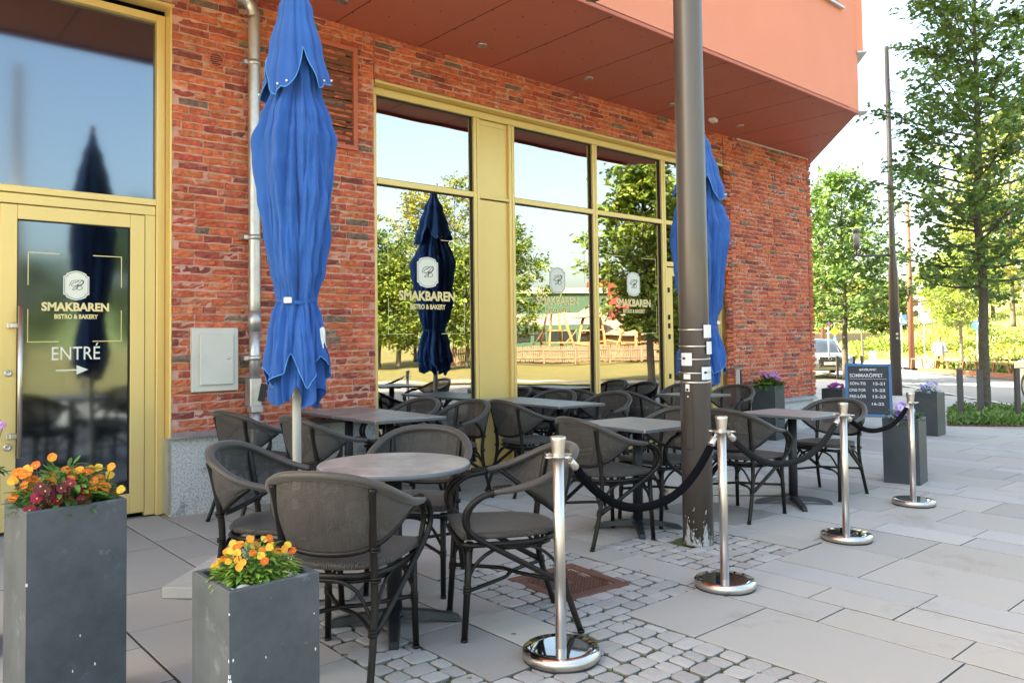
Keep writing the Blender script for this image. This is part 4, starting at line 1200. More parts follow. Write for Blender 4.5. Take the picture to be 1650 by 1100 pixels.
def pansy(m, c, n, s_, col, eye, rr_):
    n = Vector(n).normalized(); a = n.orthogonal().normalized(); b = n.cross(a); ro = rr_.uniform(0, 6.28)
    for k in range(5):
        an = ro + k * 2 * math.pi / 5 + rr_.uniform(-.1, .1); d = a * math.cos(an) + b * math.sin(an); t = n.cross(d)
        L_ = s_ * rr_.uniform(.85, 1.1); kk = rr_.uniform(.8, 1.15); cc = tuple(v * kk for v in col)
        p = Vector(c); lift = n * (s_ * .10 + .0015 * k)
        ids = [m.add(p + n * .001)]
        for w, l, z in ((-.42, .30, .2), (-.62, .62, .30), (-.42, .95, .22), (0, 1.06, .12), (.42, .95, .22), (.62, .62, .30), (.42, .30, .2)):
            ids.append(m.add(p + d * L_ * l + t * L_ * w + n * (s_ * z * .6 + .0012 * k + rr_.uniform(-.08, .08) * s_)))
        m.face(ids, cc, 0, True)
    p = Vector(c) + n * (s_ * .18); q = [m.add(p + (a * math.cos(x) + b * math.sin(x)) * s_ * .22) for x in [k * 1.2566 for k in range(5)]]; m.face(q, eye)
ORG = [(0.80, 0.20, 0.012), (0.84, 0.27, 0.02), (0.86, 0.36, 0.03), (0.72, 0.14, 0.01)]
YEL = [(0.85, 0.55, 0.06), (0.86, 0.45, 0.04)]
BUR = [(0.16, 0.002, 0.012), (0.22, 0.003, 0.02), (0.30, 0.005, 0.045), (0.09, 0.002, 0.012)]
GRN = [(0.07, 0.19, 0.035), (0.11, 0.26, 0.045), (0.15, 0.31, 0.06), (0.05, 0.13, 0.035)]
def bush(t, name, label, cat, x, y, h, rz, spots, greens, seed, nleaf, leafL, leafW, rad, height, group=None):
    """a plant of its own standing in a planter: spots = [(x, y, z, size, colour list, eye)]"""
    rr_ = random.Random(seed)
    o = empty(name, label, cat, (x, y, gz(x) + h - .055), R(rz))
    if group: o['group'] = group
    st_ = MB(); lf_ = MB()
    for k in range(nleaf):
        a = rr_.uniform(0, 6.28); q = math.sqrt(rr_.random()) ; px = rad[0] * q * math.cos(a); py = rad[1] * q * math.sin(a)
        pz = height * (1 - .55 * q * q) * rr_.uniform(.15, 1.0)
        d = Vector((math.cos(a) * (.4 + q), math.sin(a) * (.4 + q), rr_.uniform(-.2, .9)))
        c = rr_.choice(greens); kk = rr_.uniform(.7, 1.25)
        leaf_poly(lf_, (px, py, pz), d, (0, 0, 1), leafL * rr_.uniform(.6, 1.2), leafW * rr_.uniform(.7, 1.2), tuple(v * kk for v in c), rr_.uniform(0, .5))
        if k % 4 == 0: st_.tube([(px * .45, py * .45, 0), (px * .8, py * .8, pz * .6), (px, py, pz)], .0018, 4, caps=False)
    for sx, sy, sz, s_, cols, eye in spots:
        n = Vector((sx * 1.2 + rr_.uniform(-.4, .4) - .5, sy * 1.2 - .9 + rr_.uniform(-.4, .4), .55 + rr_.uniform(-.2, .5)))
        pt = MB(); pansy(pt, (0, 0, 0), n, s_, rr_.choice(cols), eye, rr_); pt.build('flower', M_['petal'], o, (sx, sy, sz)); st_.tube([(sx * .5, sy * .5, 0), (sx * .9, sy * .9, sz * .7), (sx, sy, sz)], .0016, 4, caps=False)
    stems_col(st_); st_.build('stem', M_['leaf'], o)
    lf_.build('foliage', M_['leaf'], o)
    return o
def stems_col(m):
    m.c = [(0.09, 0.2, 0.05)] * len(m.c)
EY = (0.9, 0.62, 0.05); EB = (0.05, 0.01, 0.03)
rr_ = random.Random(12)
# near left planter
planter('tall dark grey planter at the left edge, full of orange and burgundy pansies', .69, 3.34, .33, .79, 3)
sp = []
for k in range(26): a = rr_.uniform(0, 6.28); q = rr_.uniform(.0, .085); sp.append((-.10 + q * math.cos(a), .02 + q * math.sin(a) * .9, .16 + rr_.uniform(-.09, .055), .0175, ORG, EY))
for k in range(44): sp.append((rr_.uniform(.0, .165), rr_.uniform(-.13, .12), .10 + rr_.uniform(-.06, .06), .0165, ORG + YEL[:1], EY))
bush(None, 'orange_pansies', 'orange pansies filling the tall planter at the left edge', 'flowers', .69, 3.34, .79, 3, sp, GRN, 21, 640, .050, .019, (.155, .145), .19, 'pansies in the near planters')
sp = []
for k in range(34): sp.append((rr_.uniform(-.15, .04), -.09 + rr_.uniform(-.055, .05), .085 + rr_.uniform(-.045, .05), .0185, BUR, EY))
bush(None, 'burgundy_pansies', 'burgundy pansies with yellow eyes at the front of the left planter', 'flowers', .69, 3.34, .79, 3, sp, GRN, 22, 160, .04, .018, (.12, .12), .09, 'pansies in the near planters')
planter('lower dark grey planter with chipped pale corner, orange pansies and pebbles', 1.105, 2.575, .31, .605, 1)
sp = []
for k in range(38): a = rr_.uniform(0, 6.28); q = math.sqrt(rr_.random()) * .130; sp.append((q * math.cos(a), q * math.sin(a) * .95 + .01, .135 * (1 - (q / .17) ** 2 * .65) + rr_.uniform(-.02, .03), .0130, ORG + YEL, EY))
bush(None, 'orange_pansies', 'small clump of orange and yellow pansies among pebbles in the lower near planter', 'flowers', 1.105, 2.575, .605, 1, sp, [(0.14, 0.30, 0.035), (0.22, 0.38, 0.05), (0.32, 0.42, 0.08), (0.09, 0.22, 0.04)], 23, 620, .038, .014, (.135, .13), .14, 'pansies in the near planters')
rr_ = random.Random(41)
def chips(t, w, h, n, seed):
    q = random.Random(seed); m = MB(); o_ = w / 2 + .0006
    for k in range(n):
        if q.random() < .5: x_, y_, z_, ax = -o_ + q.uniform(0, .006), -o_, h - abs(q.gauss(0, .28)), 0
        else: x_, y_, z_, ax = q.uniform(-o_ + .01, o_ - .01), -o_, h - q.uniform(.02, h * .8), 0
        if z_ < .02: continue
        s_ = q.uniform(.0012, .0035) * (1.4 if x_ < -w * .45 else 1)
        m.poly([(x_ + s_ * math.cos(a) * q.uniform(.6, 1.1), y_, z_ + s_ * 1.8 * math.sin(a) * q.uniform(.6, 1.3)) for a in [k2 * 1.047 for k2 in range(6)]])
        if x_ < -w * .45: m.poly([(-o_, y_ + .0 + s_ * (1 + math.cos(a)), z_ + s_ * 1.8 * math.sin(a)) for a in [-k2 * 1.047 for k2 in range(6)]])
    return m.build('paint_chips', M_['white_plastic'], t, kind='stuff')
for o_ in list(bpy.data.objects):
    if o_.name.startswith('planter') and o_.type == 'EMPTY' and o_.location.x < 2: chips(o_, .31 if o_.location.x > 1 else .33, .605 if o_.location.x > 1 else .80, 10 if o_.location.x > 1 else 4, 3)
rr_ = random.Random(5)
for k, (px, py, s_) in enumerate([(a_ * .86, b_ * .83, c_ * .9) for a_, b_, c_ in [(-.09, -.125, .034), (-.015, -.132, .026), (.055, -.13, .022), (.085, -.128, .024), (.115, -.12, .032), (-.13, -.09, .024), (-.135, -.04, .03), (-.12, .0, .026), (-.06, -.138, .02), (.135, -.07, .02), (.13, -.02, .024), (.028, -.137, .021), (-.13, .05, .022), (.13, .05, .024)]]):
    m = MB(); gcol = rr_.choice([(.62, .62, .60), (.55, .56, .58), (.30, .31, .33), (.68, .67, .64), (.42, .43, .45)])
    pr = [(s_ * math.sin(math.pi * q / 8) + .0005, -s_ * .75 * math.cos(math.pi * q / 8)) for q in range(9)]; m.lathe(pr, n=12, col=gcol)
    for i in range(len(m.v)):
        v = Vector(m.v[i]); m.v[i] = tuple(v * (1 + .22 * noise(v.x * 30 + k * 7, v.y * 30, v.z * 30)))
    ca, sa = math.cos(R(1)), math.sin(R(1))
    m.build('pebble', M_['pebble'], None, (1.10 + px * ca - py * sa, 2.58 + px * sa + py * ca, gz(1.1) + .605 - .042 + s_ * .5), label='smooth pebble on the soil of the lower near planter', category='pebble', group='pebbles in the planter').rotation_euler = (rr_.uniform(-.5, .5), rr_.uniform(-.5, .5), rr_.uniform(0, 3))
PUR = [(0.34, 0.20, 0.66), (0.42, 0.27, 0.74), (0.26, 0.13, 0.5), (0.62, 0.5, 0.82)]
MAG = [(0.42, 0.02, 0.36), (0.5, 0.04, 0.45), (0.35, 0.01, 0.28)]
rr_ = random.Random(8)
planter('dark grey planter with purple petunias behind the farthest steel post', 8.235, 3.275, .335, .655, 9, 'planter_smooth')
sp = []
for k in range(22): a = rr_.uniform(0, 6.28); q = math.sqrt(rr_.random()) * .17; sp.append((q * math.cos(a), q * math.sin(a), .10 + rr_.uniform(-.07, .12) - q * .3, .034, PUR, EB))
bush(None, 'purple_petunias', 'purple petunias with dark veins behind the farthest steel post', 'flowers', 8.235, 3.275, .655, 9, sp, GRN, 31, 230, .055, .03, (.17, .16), .15)
planter('dark grey planter standing alone beyond the chalkboard', 12.95, 4.78, .37, .66, 3, 'planter_smooth')
sp = []
for k in range(34): a = rr_.uniform(0, 6.28); q = math.sqrt(rr_.random()) * .16; sp.append((q * math.cos(a) + .05, q * math.sin(a), .15 + rr_.uniform(-.1, .10) - q * .4, .030, [(0.30, 0.26, 0.62), (0.44, 0.4, 0.74), (0.6, 0.58, 0.82)], EB))
bush(None, 'lilac_flowers', 'small lilac flowers in the planter beyond the chalkboard', 'flowers', 12.95, 4.78, .66, 3, sp, GRN, 32, 240, .05, .024, (.16, .16), .17)
planter('tall dark grey planter with pink hydrangea against the right brick pier', 10.55, 6.14, .36, .80, 8, 'planter_smooth')
sp = []
for cx_, cy_, cz_ in ((-.07, -.05, .20), (.06, -.07, .22), (.13, .02, .19), (0, .06, .23), (-.02, -.12, .17), (.12, -.09, .16)):
    for k in range(20):
        v = Vector((rr_.gauss(0, 1), rr_.gauss(0, 1), rr_.gauss(0, 1))).normalized() * .055; sp.append((cx_ + v.x, cy_ + v.y, cz_ + v.z * .7, .015, [(0.60, 0.22, 0.52), (0.68, 0.34, 0.62), (0.52, 0.18, 0.45)], (0.7, .5, .65)))
bush(None, 'pink_hydrangea', 'pink hydrangea with broad leaves in the tall planter by the brick pier', 'flowers', 10.55, 6.14, .80, 8, sp, GRN, 33, 110, .12, .075, (.20, .17), .17)
planter('dark grey planter just outside the left edge, behind the tall planter of pansies', .415, 4.25, .33, .80, 3)
sp = []
for cx_, cy_, cz_ in ((.10, -.05, .20), (.14, -.10, .26), (-.02, -.05, .24)):
    for k in range(18):
        v = Vector((rr_.gauss(0, 1), rr_.gauss(0, 1), rr_.gauss(0, 1))).normalized() * .05; sp.append((cx_ + v.x, cy_ + v.y, cz_ + v.z * .7, .014, [(0.60, 0.22, 0.52), (0.68, 0.34, 0.62)], (0.7, .5, .65)))
bush(None, 'pink_hydrangea', 'pink flower head peeping in at the left edge in front of the entrance', 'flowers', .415, 4.25, .80, 3, sp, GRN, 39, 60, .10, .06, (.15, .15), .17)
planter('small dark grey planter with magenta petunias beyond the building corner', 13.75, 6.66, .36, .62, 8, 'planter_smooth')
sp = [(rr_.uniform(-.12, .12), rr_.uniform(-.12, .1), .09 + rr_.uniform(-.03, .04), .034, MAG, EB) for k in range(16)]
bush(None, 'magenta_petunias', 'magenta petunias in the small planter beyond the building corner', 'flowers', 13.75, 6.66, .62, 8, sp, GRN, 34, 60, .05, .03, (.13, .13), .08)

# ================================================================== CHALKBOARD
ab = empty('chalkboard_sign', 'blue framed folding chalkboard listing summer opening hours', 'sign', (12.98, 5.72, gz(13)), 0)
wv_ = Vector((.42, -.9, 0)).normalized(); ab.rotation_euler = (0, 0, math.atan2(wv_.y, wv_.x))
HB, WB, LZ = 1.12, .70, .26
def leafframe(sgn):
    Mx = Matrix.Translation((0, sgn * .28, 0)) @ Matrix.Rotation(R(sgn * 13.8), 4, 'X')
    return Mx
for sgn in (-1, 1):
    Mx = leafframe(sgn)
    m = MB()
    for xx in (-WB / 2 + .022, WB / 2 - .022): m.box((xx, 0, HB / 2), (.045, .032, HB), bev=.003)
    m.box((0, 0, HB - .0225), (WB - .092, .030, .045), bev=.003); m.box((0, 0, LZ), (WB - .092, .030, .045), bev=.003); m.xform(Mx); fr = m.build('frame', M_['board_blue'], ab)
    m = MB(); m.box((0, .0, (HB + LZ) / 2), (WB - .092, .012, HB - LZ - .07)); m.xform(Mx); m.build('board', M_['chalkboard'], ab)
    if sgn < 0:
        def T(s_, size, x, z, w=None, al='LEFT'):
            t = text('lettering', s_, size, (0, 0, 0), (0, 0, 0), M_['chalk'], ab, bold=.0014, align=al)
            if w: fit(t, w)
            t.data.transform(Matrix.Diagonal((t.scale[0], 1, 1, 1))); t.scale = (1, 1, 1)
            t.data.transform(Mx @ Matrix.Translation((x, -.0085, z)) @ Matrix.Rotation(R(90), 4, 'X'))
        T('#AVBLANC', .052, 0.0, 1.02, .26, 'CENTER'); T('SOMMARÖPPET', .085, -.28, .92, .50)
        T('SÖN-TIS', .066, -.28, .785, .24); T('15-21', .066, .06, .785, .17); T('ONS-TOR', .066, -.29, .675, .25); T('15-23', .066, .05, .675, .18)
        T('FRE-LÖR', .066, -.29, .57, .25); T('15-23', .066, .045, .57, .19); T('SÖN', .062, -.29, .45, .13); T('16-22', .062, .03, .45, .18)
        m = MB(); m.box((0.0, -.0085, .865), (.56, .001, .005)); m.xform(Mx); m.build('chalk_line', M_['chalk'], ab)

# ================================================================== NEAR LAMP POST
mat('flaked_paint', (0.36, 0.37, 0.39), 0.8)
lp = empty('lamp_post', 'thick brown lamp post with metal straps and stickers, in the middle of the terrace', 'lamp post', (4.585, 3.23, gz(4.58)), 0, 'brown lamp posts')
m = MB(); m.tube([(0, 0, -.02), (0, 0, 2.2), (0, 0, 4.4), (0, 0, 9.8)], [.106, .103, .099, .085], 48); m.build('pole', M_['lamp_paint'], lp)
def on_post(az, z, w, h, t=.003, r=.1055, roll=0):     # curved plate on the post
    m = MB(); n = 8
    def f(u, v): a = az + (u - .5) * w / r; return ((r + t) * math.cos(a), (r + t) * math.sin(a), z + (v - .5) * h + roll * (u - .5) * w)
    m.grid(f, n, 2); return m
vd = math.atan2(-3.255, -4.555)   # azimuth facing the camera
def azp(px): return vd + px       # + goes to the right in the picture
for z, r in ((1.49 + .0, .006), (1.375, .006), (1.285, .005), (1.19, .005), (1.125, .006)):
    m = MB(); m.tube([(.1065 * math.cos(a), .1065 * math.sin(a), z + .004 * math.sin(a + 1)) for a in [2 * math.pi * k / 40 for k in range(40)]], r * 1.2, 6, closed=True, sx=.5); m.build('strap', M_['steel'], lp)
for az, z, w, h, n_ in ((-.52, 1.283, .075, .088, 1), (.98, 1.475, .085, .09, 2), (1.15, 1.36, .08, .088, 3), (.80, 1.185, .085, .088, 4)):
    on_post(azp(az), z, w, h, .012).build('sticker', M_['white_plastic'] if n_ in (2, 3) else M_['sticker'], lp)
    if n_ in (1, 4):
        on_post(azp(az) - .15, z + .006, .022, .014, .0135).build('sticker_print', M_['ink'], lp); on_post(azp(az) + .15, z + .006, .026, .014, .0135).build('sticker_print', M_['steel'], lp)
m = on_post(azp(-.55), 1.163, .052, .036, .003); m.build('sticker', M_['white_plastic'], lp)
m = on_post(azp(-.52), 1.085, .030, .05, .003); m.build('sticker', M_['white_plastic'], lp); on_post(azp(-.52), 1.072, .018, .018, .0042).build('sticker_print', M_['ink'], lp)
m = MB(); hz = [(azp(-.82), .66), (azp(-.18), .66), (azp(-.18), 1.03), (azp(-.25), 1.055), (azp(-.75), 1.055), (azp(-.82), 1.03)]
hp = []
for (a0, z0), (a1, z1) in zip(hz, hz[1:] + hz[:1]):
    for t in range(6): a = a0 + (a1 - a0) * t / 6; z = z0 + (z1 - z0) * t / 6; hp.append((.1058 * math.cos(a), .1058 * math.sin(a), z))
m.tube(hp, .0022, 5, closed=True); m.build('hatch', M_['rubber'], lp)
m = MB(); a = azp(-.5); m.lathe([(.006, 0), (.006, .003)], n=10); m.xform(Matrix.Translation((.105 * math.cos(a), .105 * math.sin(a), 1.025)) @ Matrix.Rotation(a, 4, 'Z') @ Matrix.Rotation(R(90), 4, 'Y')); m.build('hatch_lock', M_['steel'], lp)
rq = random.Random(4); m = MB()
for k in range(420):      # flaked pale paint at the foot
    c_ = rq.choice([-.78, -.72, -.62, -.30, .45, .52, .6]) + rq.gauss(0, .07); z = abs(rq.gauss(0, .5)) ** 1.0 * .16
    if rq.random() < .35: c_ = rq.uniform(-1.2, 1.2); z = abs(rq.gauss(0, .03))
    a = azp(c_); r = .1066; w = rq.uniform(.001, .0035); h_ = rq.uniform(.003, .020); z = min(z + .005, .26)
    pts = []
    for t in range(6):
        an = t * math.pi / 3; pts.append(((r) * math.cos(a + w / r * math.cos(an)), r * math.sin(a + w / r * math.cos(an)), z + h_ * math.sin(an) * rq.uniform(.6, 1.2)))
    m.poly(pts)
m.build('flaked_paint', M_['flaked_paint'], lp, kind='stuff')
def lamp_arm(parent, z, L_, dirv, s_=1.0):
    d = Vector(dirv); m = MB()
    m.tube([d * .09 + Vector((0, 0, z)), d * (L_ - .05) + Vector((0, 0, z)), d * (L_ - .01) + Vector((0, 0, z + .015)), d * L_ + Vector((0, 0, z + .06)), d * L_ + Vector((0, 0, z + .17))], .026 * s_, 12); m.build('arm', M_['lamp_paint'], parent)
    e = d * L_ + Vector((0, 0, z + .15)); m = MB(); m.lathe([(.03, 0), (.075, .06), (.09, .09), (.09, .20), (.07, .21)], e, 20); m.lathe([(.09, .50), (.095, .51), (.095, .60), (.05, .63)], e, 20)
    m.lathe([(.035, .2), (.035, .48)], e, 10); ln = m.build('lantern', M_['lamp_paint'], parent)
    m = MB(); m.lathe([(.088, .20), (.088, .50)], e, 20); m.build('lantern_glass', M_['lantern_glass'], ln)
mat('lantern_glass', (.62, .64, .62), .25, transl=.6)
lamp_arm(lp, 4.17, .95, (0, 1, 0), 1.5)
copy_thing(lp, 'brown lamp post across the street, reflected as a dark streak in the upper entrance glass', (4.25, -13.6, gz(4.25)), 1.2, scale=(1.4, 1.4, 1))
# ================================================================== TREES
def leafshape(m, b, d, n, L_, W, col):
    s_ = d.cross(n)
    if s_.length < 1e-3: s_ = d.orthogonal()
    s_.normalize(); n = s_.cross(d)
    pts = [b, b + d * L_ * .35 + s_ * W * .5, b + d * L_ * .5 + s_ * W * .2, b + d * L_ * .72 + s_ * W * .42 - n * L_ * .06, b + d * L_ - n * L_ * .14,
           b + d * L_ * .72 - s_ * W * .42 - n * L_ * .06, b + d * L_ * .5 - s_ * W * .2, b + d * L_ * .35 - s_ * W * .5]
    m.poly(pts, col)
def make_tree(name, label, cat, x, y, z0, H, trunk_r, cr0, crad, seed, nb, nleaf, leaf, cols, group, profile=None, lean=0.0, twist=1.0):
    r = random.Random(seed); root = empty(name, label, cat, (x, y, z0), 0, group)
    tm = MB(); P = []; nT = 9
    for k in range(nT):
        t = k / (nT - 1); P.append(Vector((r.uniform(-1, 1) * .02 * H * t * .5 + lean * t, r.uniform(-1, 1) * .02 * H * t * .5, H * .95 * t)))
    P = smooth_path(P, 4); tm.tube(P, [trunk_r * (1.12 if k == 0 else 1) * max(.08, (1 - (k / len(P)) * .94)) for k in range(len(P))], 12)
    lm = MB(); ends = []
    prof = profile or (lambda t: (math.sin(math.pi * min(1, t * .82 + .12)) ** .8))
    for k in range(nb):
        t = ((k + r.random()) / nb); z = cr0 + (H * .97 - cr0) * t
        base = P[min(int(z / (H * .95) * (len(P) - 1)), len(P) - 1)].copy(); base.z = z
        az = k * 2.39996 + r.uniform(-.4, .4); L_ = crad * prof(t) * r.uniform(.62, 1.12); el = R(8 + 48 * t + r.uniform(-8, 12))
        d = Vector((math.cos(az) * math.cos(el), math.sin(az) * math.cos(el), math.sin(el)))
        e = base + d * L_ + Vector((0, 0, -.04 * L_)); mid = base.lerp(e, .5) + Vector((0, 0, -.05 * L_))
        br_ = trunk_r * .32 * (1 - t * .6); pp = smooth_path([base, mid, e], 3); tm.tube(pp, [br_ * (1 - .85 * q / len(pp)) for q in range(len(pp))], 5, caps=False)
        nsub = max(3, int(L_ * 4.2))
        for j in range(nsub):
            u = r.uniform(.22, 1.0); c = base.lerp(e, u) + Vector((0, 0, -.04 * L_ * math.sin(u * 3.1)))
            a2 = az + r.choice([-1, 1]) * r.uniform(.4, 1.3); e2 = R(r.uniform(-12, 45)); d2 = Vector((math.cos(a2) * math.cos(e2), math.sin(a2) * math.cos(e2), math.sin(e2)))
            l2 = L_ * r.uniform(.16, .42) * (1.15 - u * .5) + .12; q = c + d2 * l2
            tm.tube([c, c.lerp(q, .6) + Vector((0, 0, .02)), q], [br_ * .28, br_ * .2, br_ * .1], 4, caps=False); ends.append((c, q, d2, u))
    per = max(1, nleaf // max(1, len(ends)))
    sub_ = r.random()
    for c, q, d2, u in ends:
        shade = r.uniform(.75, 1.25); base_c = r.choice(cols)
        dens = per * r.choice([.5, .9, 1.1, 1.5])
        for j in range(int(dens)):
            v = r.random() ** .7; p = c.lerp(q, v * 1.08) + Vector((r.gauss(0, 1), r.gauss(0, 1), r.gauss(0, .7))) * leaf * .75
            dd = (d2 + Vector((r.gauss(0, .7), r.gauss(0, .7), r.gauss(-.15, .5)))).normalized(); nn2 = Vector((r.gauss(0, .75), r.gauss(0, .75), 1)).normalized()
            k_ = shade * r.uniform(.8, 1.2); leafshape(lm, p, dd, nn2, leaf * r.uniform(.7, 1.25), leaf * r.uniform(.5, .8), tuple(w * k_ for w in base_c))
    tm.build('trunk', M_['bark'], root); lm.build('crown', M_['leaf'], root); return root
OAK = [(0.12, 0.22, 0.045), (0.15, 0.26, 0.06), (0.10, 0.19, 0.04), (0.19, 0.30, 0.075)]
LIME = [(0.18, 0.26, 0.04), (0.24, 0.30, 0.055), (0.14, 0.21, 0.035)]
YLW = [(0.30, 0.30, 0.05), (0.24, 0.27, 0.05), (0.36, 0.32, 0.06)]
DRK = [(0.035, 0.08, 0.018), (0.05, 0.10, 0.02), (0.07, 0.13, 0.03)]
def far(t, d): return (d * (0.66376 + 0.74784 * t), d * (0.7472 - 0.66375 * t))     # bearing, distance from the terrace
def br_(px): return (px - 825) / 1246.3
make_tree('street_tree', 'young oak street tree with a bare straight trunk, in the planted bed at the right', 'tree', 17.6, 5.4, gz(17.6), 11.4, .108, 2.45, 1.62, 3, 96, 11500, .145, OAK, 'street trees along the pavement', profile=lambda t: .35 + .85 * math.sin(math.pi * min(1, t * .75 + .22)) ** 1.2)
make_tree('street_tree', 'oak street tree beside the parked car, partly hidden by the brick corner', 'tree', 31.75, 14.9, -.58, 8.5, .13, 2.3, 2.2, 8, 70, 8500, .21, OAK, 'street trees along the pavement', profile=lambda t: .35 + .85 * math.sin(math.pi * min(1, t * .8 + .2)))
x, y = far(br_(1388), 50); make_tree('street_tree', 'small yellow leaved sapling beyond the road, left of the chalkboard', 'tree', x, y, -.58, 5.2, .09, 2.6, 1.35, 11, 26, 1600, .20, YLW, 'street trees along the pavement')
x, y = far(br_(1547), 50); make_tree('street_tree', 'round bright green tree beyond the road, behind the walking person', 'tree', x, y, -.58, 6.8, .13, 2.2, 2.6, 12, 40, 4200, .23, LIME, 'street trees along the pavement')
for px, d, H, rad, s_, cols, lb in ((1632, 62, 17, 6.5, 41, YLW + LIME, 'tall sunlit tree on the slope at the right edge'), (1600, 80, 14, 5, 42, LIME, 'broad green tree on the slope behind the street tree'),
                                 (1420, 96, 7.5, 4.5, 44, DRK + LIME, 'low dark tree behind the retaining wall'), (1325, 90, 10, 4.5, 45, LIME, 'green tree behind the retaining wall by the brick corner'),
                                 (1530, 80, 6.0, 3.4, 46, LIME, 'leafy tree on the slope above the grey round sign')):
    x, y = far(br_(px), d); make_tree('hill_tree', lb, 'tree', x, y, 0.2 + (1.5 if px > 1440 else -.6), H, .22, H * .18, rad, s_, 46, 5200, .45, cols, 'trees on the slope beyond the road')
# wooded ridge added far off all round to cover the dark sky at the horizon
rg_ = MB()
def ridge(u, v):
    a = u * 2 * math.pi; rr2 = 330 + 60 * math.sin(a * 3); hh = 17 + 9 * noise(math.cos(a) * 5, math.sin(a) * 5) + 3 * noise(math.cos(a) * 40, math.sin(a) * 40) + 1.2 * noise(math.cos(a) * 160, math.sin(a) * 160)
    return ((rr2 + v * 90) * math.cos(a), (rr2 + v * 90) * math.sin(a), -2 + (hh + 2) * math.sin(min(1, v * 1.4) * math.pi / 2))
rg_.grid(ridge, 900, 8)
mat('ridge_wood', (0.10, 0.15, 0.05), 1.0, var=((0.20, 0.24, 0.09), .06, .8), bump=(.5, 1, 2.0))
struct(rg_.build('horizon_cover_hills', M_['ridge_wood']))
# hillside
h_ = MB()
def hf(u, v):
    px = 1250 + u * 650; d = 54 + v * 120; x, y = far(br_(px), d)
    rise = max(0, min(1, (px - 1400) / 250)); z = -.58 + (v ** .75) * (3.0 + 8.5 * rise) + .5 * noise(x * .08, y * .08) * min(1, v * 6)
    return (x, y, z)
h_.grid(hf, 40, 26)
mat('hill_grass', (0.30, 0.285, 0.085), 0.95, var=((0.16, 0.20, 0.04), .35, .8), var2=((0.42, 0.37, 0.2), 1.1, .5), bump=(8, 1, .15), coords='Object')
hl = struct(h_.build('hillside', M_['hill_grass']))
hs = MB(); r = random.Random(77)
for k in range(9000):
    u, v = r.random(), r.random() ** 1.6 * .8; x, y, z = hf(u, v); s_ = r.uniform(.15, .5); c = r.choice(YLW + LIME + [(0.34, 0.30, 0.12), (0.2, 0.22, 0.06)])
    if noise(x * .15, y * .15, 3) < -.12: continue
    for q in range(2):
        d = Vector((r.gauss(0, .6), r.gauss(0, .6), 1)).normalized(); leafshape(hs, Vector((x + r.gauss(0, .3), y + r.gauss(0, .3), z)), d, Vector((r.gauss(0, 1), r.gauss(0, 1), .2)).normalized(), s_, s_ * .5, c)
o = hs.build('tall_grass', M_['leaf']); o['kind'] = 'stuff'; o['label'] = 'tall sunlit grass and scrub on the slope'; o['category'] = 'grass'
r = random.Random(31)
SH = ['left of the small cabinet', 'behind the small cabinet', 'below the crossing sign', 'behind the rust coloured lamp post', 'left of the walking person', 'behind the walking person', 'under the round green tree', 'right of the round green tree', 'behind the blue round sign', 'right of the street tree trunk', 'near the right edge above the rust rail', 'highest up at the right edge']
for k, (px, d, s_) in enumerate(((1392, 60, 1.0), (1418, 62, 1.2), (1440, 60, 1.3), (1464, 58, 1.4), (1498, 58, 1.3), (1526, 64, 1.5), (1552, 58, 1.0), (1566, 70, 1.8), (1580, 66, 1.2), (1604, 60, 1.4), (1636, 58, 1.3), (1648, 74, 2.2))):
    v = (d - 54) / 120; x, y, z = hf((px - 1250) / 650, v); m = MB(); cols = r.choice([LIME, YLW, LIME + DRK])
    for q in range(420):
        a = Vector((r.gauss(0, 1), r.gauss(0, 1), abs(r.gauss(0, .8)))).normalized() * s_ * r.uniform(.55, 1.05) * (1 + .3 * math.sin(q)); c = r.choice(cols); kk = r.uniform(.7, 1.3)
        leafshape(m, a, (a.normalized() + Vector((r.gauss(0, .5), r.gauss(0, .5), r.gauss(0, .5)))).normalized(), Vector((r.gauss(0, .5), r.gauss(0, .5), 1)).normalized(), .26, .15, tuple(w * kk for w in c))
    sh = empty('shrub', 'green shrub on the slope ' + SH[k], 'shrub', (x, y, z - .1), 0, 'shrubs on the slope')
    m.build('foliage', M_['leaf'], sh); m = MB(); m.tube([(0, 0, 0), (.05, .02, s_ * .6)], .04, 6); m.build('stem', M_['bark'], sh)
# planted bed round the street tree
bed_o = MB(); r = random.Random(9); bp_ = [(16.43, 5.68), (14.62, 5.06), (15.48, 4.17), (18.9, 4.6), (18.4, 6.0)]
cxy = (16.6, 5.0)
for k in range(5200):
    i = r.randrange(5); a, b = bp_[i], bp_[(i + 1) % 5]; u, v = r.random(), r.random()
    if u + v > 1: u, v = 1 - u, 1 - v
    x = cxy[0] + (a[0] - cxy[0]) * u + (b[0] - cxy[0]) * v; y = cxy[1] + (a[1] - cxy[1]) * u + (b[1] - cxy[1]) * v
    hgt = r.uniform(.03, .17) * (1 + 1.1 * max(0, noise(x * 2, y * 2))); c = r.choice([(0.10, .20, .035), (.14, .26, .05), (.07, .15, .03), (.18, .28, .08)])
    leafshape(bed_o, Vector((x, y, gz(x) + hgt * r.random())), Vector((r.gauss(0, .6), r.gauss(0, .6), .8)).normalized(), Vector((r.gauss(0, 1), r.gauss(0, 1), .4)).normalized(), .10, .045, c)
o = bed_o.build('ground_cover', M_['leaf']); o['kind'] = 'stuff'; o['label'] = 'low green ground cover plants in the tree bed'; o['category'] = 'plants'
be = empty('tree_bed_edge', 'rusty toothed metal edging along the front of the tree bed', 'edging', (15.0, 4.6, gz(15)))
m = MB()
